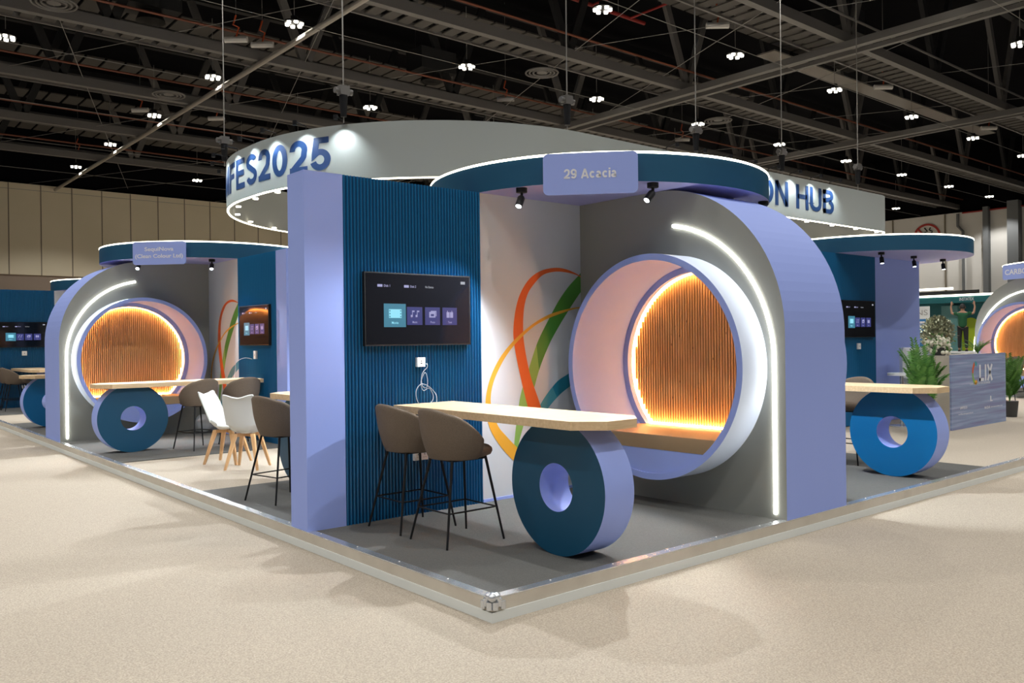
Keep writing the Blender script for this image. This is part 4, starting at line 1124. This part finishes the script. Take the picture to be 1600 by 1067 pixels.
# white curved reception seat / pod behind
t = thing('lounge_chair', 'white curved tub chair behind the green palm', 'chair', (12.80, 3.1, -0.012))
def arc_wall(cx, cy, r0, r1, a0, a1, z0, z1, n=32):
    b = MB(); V = []
    for k in range(n + 1):
        a = a0 + (a1 - a0) * k / n
        for r_, z in ((r1, z0), (r1, z1 - .05), (r1 - .03, z1), (r0 + .03, z1), (r0, z1 - .05), (r0, z0)): V.append((cx + r_ * math.cos(a), cy + r_ * math.sin(a), z))
    F = []
    for k in range(n):
        for j in range(6): F.append((6 * k + j, 6 * k + (j + 1) % 6, 6 * k + 6 + (j + 1) % 6, 6 * k + 6 + j))
    F += [tuple(range(6)), tuple(6 * n + j for j in range(6))]
    return b.add(V, F)
arc_wall(12.80, 3.1, 0.235, 0.31, math.radians(-70), math.radians(150), 0.75, 1.42).build('backrest', M['white_sofa'], t, smooth=40)
MB().cyl((12.80, 3.1, 0.73), 0.26, 0.12, 40, r2=0.31).build('seat', M['white_sofa'], t, smooth=40)
MB().cyl((12.80, 3.1, -0.012), 0.04, 0.742, 16).build('pedestal', M['alu'], t)
t = thing('side_table', 'small white high table beside the white tub chair', 'table', (12.05, 3.05, -0.012))
MB().cyl((12.05, 3.05, 0.92), 0.24, 0.045, 32).build('tabletop', M['white_sofa'], t, smooth=40)
MB().cyl((12.05, 3.05, 0.0), 0.03, 0.92, 12).build('pole', M['alu'], t); MB().cyl((12.05, 3.05, -0.012), 0.22, 0.02, 24).build('base', M['alu'], t)

# ================================================================= teal stand far right with person
t = thing('teal_stand', 'teal exhibition stand with white top light at the far right', 'stand', (33.2, 11, FL))
MB().box(33.4, 33.7, 7.0, 15.0, FL, 3.2).build('back_wall', M['tealwall'], t)
MB().box(32.4, 33.4, 7.0, 15.0, 2.95, 3.22).build('top_fascia', M['tealwall'], t)
MB().box(32.37, 32.4, 7.0, 15.0, 3.20, 3.28).build('light_strip', M['led'], t)
b = MB(); text_on(b, 'INSTATEX', (32.38, 10.0, 3.08), (0, -1, 0), (0, 0, 1), 0.55, 0.13, 0, 0.01); b.build('lettering', M['letter'], t)
b = MB(); V = [(33.38, 10.25 + 0.62 * math.cos(PI * k / 30), 1.0 + 1.35 * math.sin(PI * k / 30)) for k in range(31)] ; b.add(V, [tuple(range(31))]); b.build('lime_graphic', M['lime'], t)
b = MB(); V = [(33.37, 10.02 + 0.13 * math.cos(PI * k / 20), 0.95 + 0.75 * math.sin(PI * k / 20)) for k in range(21)]; b.add(V, [tuple(range(21))]); b.build('lit_arch', M['downl'], t)
MB().box(33.0, 33.4, 10.6, 11.25, 0.9, 2.85).build('pale_panel', mat('pale_teal', (0.12, 0.30, 0.30), .4), t)
MB().box(32.5, 32.6, 10.6, 12.2, 3.50, 3.58).build('top_lamp', M['led'], t)
MB().box(32.5, 32.6, 9.6, 12.6, 3.28, 3.44).build('lighting_truss', M['black'], t)
t = thing('roll_up_banner', 'white and blue banner with large letters left of the teal stand', 'banner', (29, 10.5, FL))
MB().box(29.0, 29.04, 9.98, 11.0, 2.26, 2.73).build('upper_print', M['poster_white'], t)
MB().box(29.0, 29.04, 9.98, 11.0, -0.1, 2.26).build('lower_print', M['poster_blue'], t)
MB().box(28.9, 29.14, 9.98, 11.0, FL, -0.1).build('base', M['alu'], t)
b = MB(); text_on(b, 'NS', (28.99, 10.25, 2.50), (0, -1, 0), (0, 0, 1), 0.42, 0.2, 0); b.build('large_lettering', mat('grey_letter', (0.3, 0.3, 0.3), .5), t)
b = MB(); text_on(b, 'ISHES', (28.99, 10.35, 2.0), (0, -1, 0), (0, 0, 1), 0.6, 0.12, 0, 0.02); b.build('small_lettering', M['letter'], t)
b = MB(); b.box(28.985, 28.99, 10.15, 10.5, 2.09, 2.17); b.build('white_bar', M['letter'], t)

# olive tree
t = thing('olive_tree', 'greyish green olive tree in a planter left of the teal stand', 'tree', (25.0, 7.97, FL))
random.seed(11)
b = MB(); b.tube([(25.0, 7.97, FL), (25.05, 8.02, .8), (25.0, 7.97, 1.6)], [.06, .05, .03], 8)
for k in range(7):
    a = k * .9; b.tube([(25.0, 7.97, .9 + k * .08), (25.0 + .45 * math.cos(a), 7.97 + .45 * math.sin(a), 1.55 + .1 * (k % 3))], [.025, .01], 6)
b.build('trunk', M['legwood'], t)
b = MB()
for k in range(2400):
    a = random.uniform(0, 2 * PI); zz_ = random.uniform(-1, 1); r_ = math.sqrt(1 - zz_ * zz_) * random.uniform(.45, 1)
    c = Vector((25.0 + .52 * r_ * math.cos(a), 7.97 + .52 * r_ * math.sin(a), 1.66 + .56 * zz_))
    d = Vector((random.uniform(-1, 1), random.uniform(-1, 1), random.uniform(-.6, 1))).normalized() * .13; s_ = d.cross(Vector((.2, .3, 1))).normalized() * .035
    b.add([c, c + d / 2 + s_, c + d, c + d / 2 - s_], [(0, 1, 2, 3)])
b.build('foliage', M['leaf2'], t)
MB().cyl((25.0, 7.97, FL), .28, .5, 20, r2=.34).build('planter', M['pot'], t, smooth=40)

# high white table the person stands on
t = thing('high_table', 'white high table under the standing person at the teal stand', 'table', (30.0, 9.2, FL))
MB().box(29.5, 30.5, 8.3, 9.9, 0.96, 1.03).build('tabletop', M['poster_white'], t)
for sx in (29.55, 30.4):
    for sy in (8.35, 9.8): MB().box(sx, sx + .06, sy, sy + .06, FL, 0.96).build('leg', M['steel_mid'], t)

def skin_obj(name, verts, edges, radii, m_, parent, root=0, sub=2):
    me = bpy.data.meshes.new(name); me.from_pydata(verts, edges, []); me.materials.append(m_)
    o = bpy.data.objects.new(name, me); col.objects.link(o)
    if parent: o.parent = parent
    md = o.modifiers.new('skin', 'SKIN'); md.use_smooth_shade = True
    for i, sv in enumerate(me.skin_vertices[0].data):
        r_ = radii[i]; sv.radius = (r_, r_) if not isinstance(r_, tuple) else r_
        sv.use_root = (i == root)
    ms = o.modifiers.new('sub', 'SUBSURF'); ms.levels = sub; ms.render_levels = sub
    return o
def person(x, y, z, face):
    t = thing('person', 'person in green shirt and black trousers, back turned, both arms raised at the teal stand', 'person', (x, y, z))
    t.rotation_euler = (0, 0, face)      # local +x = facing direction, +y = left
    V = [(0, 0, .95), (0, 0, 1.12), (0, 0, 1.30), (0, 0, 1.43), (0, 0, 1.52), (.01, 0, 1.62), (.01, 0, 1.70)]
    R = [.09, .10, .13, .10, .052, .085, .075]
    Ed = [(i, i + 1) for i in range(6)]
    for s in (1, -1):
        k = len(V)
        V += [(0, .17 * s, 1.40), (.06, .36 * s, 1.42), (.10, .40 * s, 1.66), (.11, .385 * s, 1.73), (.11, .375 * s, 1.79)]
        R += [.062, .045, .032, .030, .034]; Ed += [(3, k), (k, k + 1), (k + 1, k + 2), (k + 2, k + 3), (k + 3, k + 4)]
        h = k + 4
        for q, (dy, dz, dx) in enumerate(((-.030, .075, .0), (-.010, .095, .0), (.010, .088, .01), (.028, .068, .02))):
            n = len(V); V += [(.115, (.375 + dy * .7) * s, 1.815), (.12 + dx, (.375 + dy) * s, 1.79 + dz * .75), (.13 + dx, (.375 + dy * 1.1) * s, 1.79 + dz)]
            R += [.010, .009, .008]; Ed += [(h, n), (n, n + 1), (n + 1, n + 2)]
        n = len(V); V += [(.12, (.375 - .045) * s, 1.775), (.13, (.375 - .065) * s, 1.80)]; R += [.011, .009]; Ed += [(h, n), (n, n + 1)]
        k = len(V)
        V += [(0, .09 * s, .88), (.01, .11 * s, .50), (0, .12 * s, .09), (.12, .13 * s, .03)]
        R += [.07, .055, .042, .036]; Ed += [(0, k), (k, k + 1), (k + 1, k + 2), (k + 2, k + 3)]
    body = skin_obj('body', V, Ed, R, M['skin'], t)
    # shirt
    V = [(0, 0, .84), (0, 0, 1.12), (0, 0, 1.30), (0, 0, 1.44)]; R = [.165, .15, .165, .11]; Ed = [(0, 1), (1, 2), (2, 3)]
    for s in (1, -1):
        k = len(V); V += [(0, .17 * s, 1.41), (.045, .31 * s, 1.425)]; R += [.078, .062]; Ed += [(3, k), (k, k + 1)]
    skin_obj('shirt', V, Ed, R, M['shirt'], t)
    V = [(0, 0, 1.0)]; R = [.145]; Ed = []
    for s in (1, -1):
        k = len(V); V += [(0, .095 * s, .86), (.01, .11 * s, .50), (0, .12 * s, .10)]; R += [.108, .078, .06]; Ed += [(0, k), (k, k + 1), (k + 1, k + 2)]
    skin_obj('trousers', V, Ed, R, M['trousers'], t)
    b = MB(); P = []
    for i in range(17):
        a = 2 * PI * i / 16
        P.append([(-.012 + .108 * math.sin(q) * math.cos(a), .098 * math.sin(q) * math.sin(a), 1.665 + .125 * math.cos(q) - (.03 if math.cos(a) < 0 else 0) * math.sin(q)) for q in [PI * .62 * j / 8 for j in range(9)]])
    h = b.grid(P).build('hair', M['hair'], None, smooth=60, base=(0, 0, 0)); h.parent = t
    for s in (1, -1):
        b = MB(); b.prism([(-.08 + .0, .12 * s - .045), (.17, .12 * s - .045), (.2, .12 * s), (.17, .12 * s + .045), (-.08, .12 * s + .045)], 0.0, .055)
        o = b.build('shoe', M['black'], None, bevel=.01, base=(0, 0, 0)); o.parent = t
    b = MB()   # face details
    b.tube([(.09, 0, 1.66), (.115, 0, 1.625), (.092, 0, 1.615)], .012, 6); b.tube([(.085, -.022, 1.585), (.092, 0, 1.583), (.085, .022, 1.585)], .006, 6)
    for s in (1, -1): b.tube([(.082, .03 * s - .01, 1.655), (.082, .03 * s + .01, 1.655)], .008, 6); b.tube([(.0, .088 * s, 1.66), (.0, .098 * s, 1.63), (.0, .088 * s, 1.61)], .012, 6)
    o = b.build('face', M['skin'], None, base=(0, 0, 0), smooth=60); o.parent = t
    return t
person(30.0, 9.2, 1.03, 0.3)

# ================================================================= hanging ring sign
RX0, RX1, RY0, RY1, ZB, ZT = 4.20, 23.0, 8.31, 18.95, 4.85, 5.95
RL, RR = 5.0, 1.0
def ring_path(off=0.0, nseg=20):
    """closed path, counter-clockwise from front-left corner start; returns pts and outward normals"""
    pts = []
    cs = [(RX0 + RL, RY0 + RL, RL, PI, 1.5 * PI), (RX1 - RR, RY0 + RR, RR, 1.5 * PI, 2 * PI), (RX1 - RR, RY1 - RR, RR, 0, .5 * PI), (RX0 + RL, RY1 - RL, RL, .5 * PI, PI)]
    out = []
    for (cx, cy, r_, a0, a1) in cs:
        n = nseg * (3 if r_ > 3 else 1)
        for k in range(n + 1):
            a = a0 + (a1 - a0) * k / n
            out.append((cx + (r_ + off) * math.cos(a), cy + (r_ + off) * math.sin(a)))
    return out
t = thing('hanging_ring_sign', 'huge pale rounded ring sign with navy lettering hung above the stand', 'sign', (13, 14, ZB))
O_ = ring_path(0); I_ = ring_path(-0.14); n = len(O_)
b = MB(); V = []
for (ox, oy), (ix, iy) in zip(O_, I_): V += [(ox, oy, ZB), (ox, oy, ZT), (ix, iy, ZT), (ix, iy, ZB)]
F = []; mm = []
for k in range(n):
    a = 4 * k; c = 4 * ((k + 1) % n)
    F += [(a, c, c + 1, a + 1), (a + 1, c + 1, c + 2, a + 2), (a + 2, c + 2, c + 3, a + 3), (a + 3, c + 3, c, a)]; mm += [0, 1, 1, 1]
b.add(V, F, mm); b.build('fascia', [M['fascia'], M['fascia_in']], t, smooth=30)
b = MB(); b.tube([(x, y, ZB - 0.005) for x, y in ring_path(-0.03)], 0.024, 6, closed=True); b.build('light_strip', M['led'], t, smooth=60)
# path parameter for lettering: arclength measured from front-left arc start (left side) going along the front
dense = []
for k in range(n):
    p = Vector(O_[k]); q = Vector(O_[(k + 1) % n]); m_ = max(1, int((q - p).length / 0.1))
    for j in range(m_): dense.append(p.lerp(q, j / m_))
arc = [0.0]
for k in range(1, len(dense) + 1): arc.append(arc[-1] + (dense[k % len(dense)] - dense[k - 1]).length)
TOT = arc[-1]
def on_ring(s_, off=0.006):
    s_ = s_ % TOT
    import bisect
    k = bisect.bisect_right(arc, s_) - 1; k = min(k, len(dense) - 1)
    p = dense[k]; q = dense[(k + 1) % len(dense)]; f = (s_ - arc[k]) / max(1e-9, arc[k + 1] - arc[k])
    pt = p.lerp(q, f); d = (q - p).normalized(); nrm = Vector((d.y, -d.x))
    return pt + nrm * off
def nearest_s(x, y):
    return min(range(len(dense)), key=lambda k: (dense[k] - Vector((x, y))).length)
sE = arc[nearest_s(4.81, 10.97)]
sE2 = arc[nearest_s(19.18, 8.31)]
for word, se, wd, zc_ in (('MFES2025', sE - 0.06, 4.85, 5.42), ('ON HUB', sE2, 3.70, 5.44)):
    for V, F in stroke_text(word, wd, 0.66, each=True):
        b = MB(); vv = []
        for (x, y) in V:
            p = on_ring(se - wd / 2 + x, 0.008); vv.append((p.x, p.y, zc_ + y))
        b.add(vv, F); b.build('letter', M['navy'], t)
# little black projector arms over the lettering + their light
def ring_spot(s_, en=120):
    p = on_ring(s_, 0.0); q = on_ring(s_, 0.32)
    b = MB(); b.tube([(p.x, p.y, ZT), (p.x, p.y, ZT + 0.06), (q.x, q.y, ZT + 0.10)], 0.012, 6)
    b.cyl((q.x, q.y, ZT + 0.02), 0.045, 0.09, 10); b.build('projector_arm', M['black'], t)
    ld = bpy.data.lights.new('projector', 'SPOT'); ld.energy = en; ld.color = (0.86, 0.95, 1.0); ld.spot_size = math.radians(105); ld.spot_blend = 0.9; ld.shadow_soft_size = 0.03
    lo = bpy.data.objects.new('projector', ld); col.objects.link(lo); lo.parent = t
    loc = Vector((q.x, q.y, ZT + 0.02)); lo.location = loc - Vector(t.location)
    tgt = Vector((p.x, p.y, ZB + 0.35)); lo.rotation_euler = (tgt - loc).to_track_quat('-Z', 'Y').to_euler()
for k in range(8): ring_spot(sE + 0.25 - k * 0.92)
for k in range(8): ring_spot(sE2 - 0.5 - 1.02 * k + 0.3)
# downlight lenses along the lower rim
inner_dn = []
b_n = 0
s_ = 0.6
lens_pos = []
while s_ < TOT:
    p = on_ring(s_, -0.22); s_ += 1.35; lens_pos.append(p)
for p in lens_pos:
    MB().cyl((p.x, p.y, ZB - 0.015), 0.06, 0.03, 14).build('downlight', M['downl'], t)
for k, p in enumerate(lens_pos):
    # only the lamps of the left end and the front actually matter for the stand's floor
    if p.x < 8.5 or p.y < 9.5:
        if k % 2: continue
        ld = bpy.data.lights.new('ring_downlight', 'SPOT'); ld.energy = 900; ld.color = (0.90, 0.95, 1.0); ld.spot_size = math.radians(120); ld.spot_blend = 0.4; ld.shadow_soft_size = 0.05
        lo = bpy.data.objects.new('ring_downlight', ld); col.objects.link(lo); lo.parent = t; lo.location = Vector((p.x, p.y, ZB - 0.06)) - Vector(t.location)
# hoists
hz = [(4.87, 10.61, 150, 532, 'left of the name canopy'), (8.82, 8.40, 160, 892, 'above the name canopy'), (16.76, 8.42, 243, 1230, 'right of the arch top'), (4.60, 16.0, 233, 350, 'over the left end of the ring'), (13.1, 8.42, 207, 1095, 'above the right of the arch'), (20.8, 8.42, 268, 1349, 'near the right end of the ring')]
for (hx, hy, py, px, wh) in hz:
    p = Vector((hx, hy)); d = (Vector((hx, hy, 1.65)) - Vector(CAM)).dot(_F2)
    z = max(CAM[2] + (531 - py) * d / FPX, ZT + .62)
    h = thing('chain_hoist', 'dark chain hoist carrying the ring sign, %s' % wh, 'hoist', (p.x, p.y, z), 'chain hoists carrying the ring sign')
    b = MB(); b.box(p.x - .10, p.x + .10, p.y - .08, p.y + .08, z - .08, z + .10); b.cyl((p.x - .19, p.y, z), .06, .38, 14, axis='x'); b.build('motor', M['steel_mid'], h)
    MB().tube([(p.x, p.y, z + .1), (p.x, p.y, 12.1)], .014, 6).build('chain', M['cable'], h)
    MB().cyl((p.x, p.y, z - .50), .06, .42, 12, r2=.085).build('chain_bag', M['black'], h)
    MB().tube([(p.x, p.y, ZT), (p.x, p.y, z)], .012, 6).build('sling', M['cable'], h)
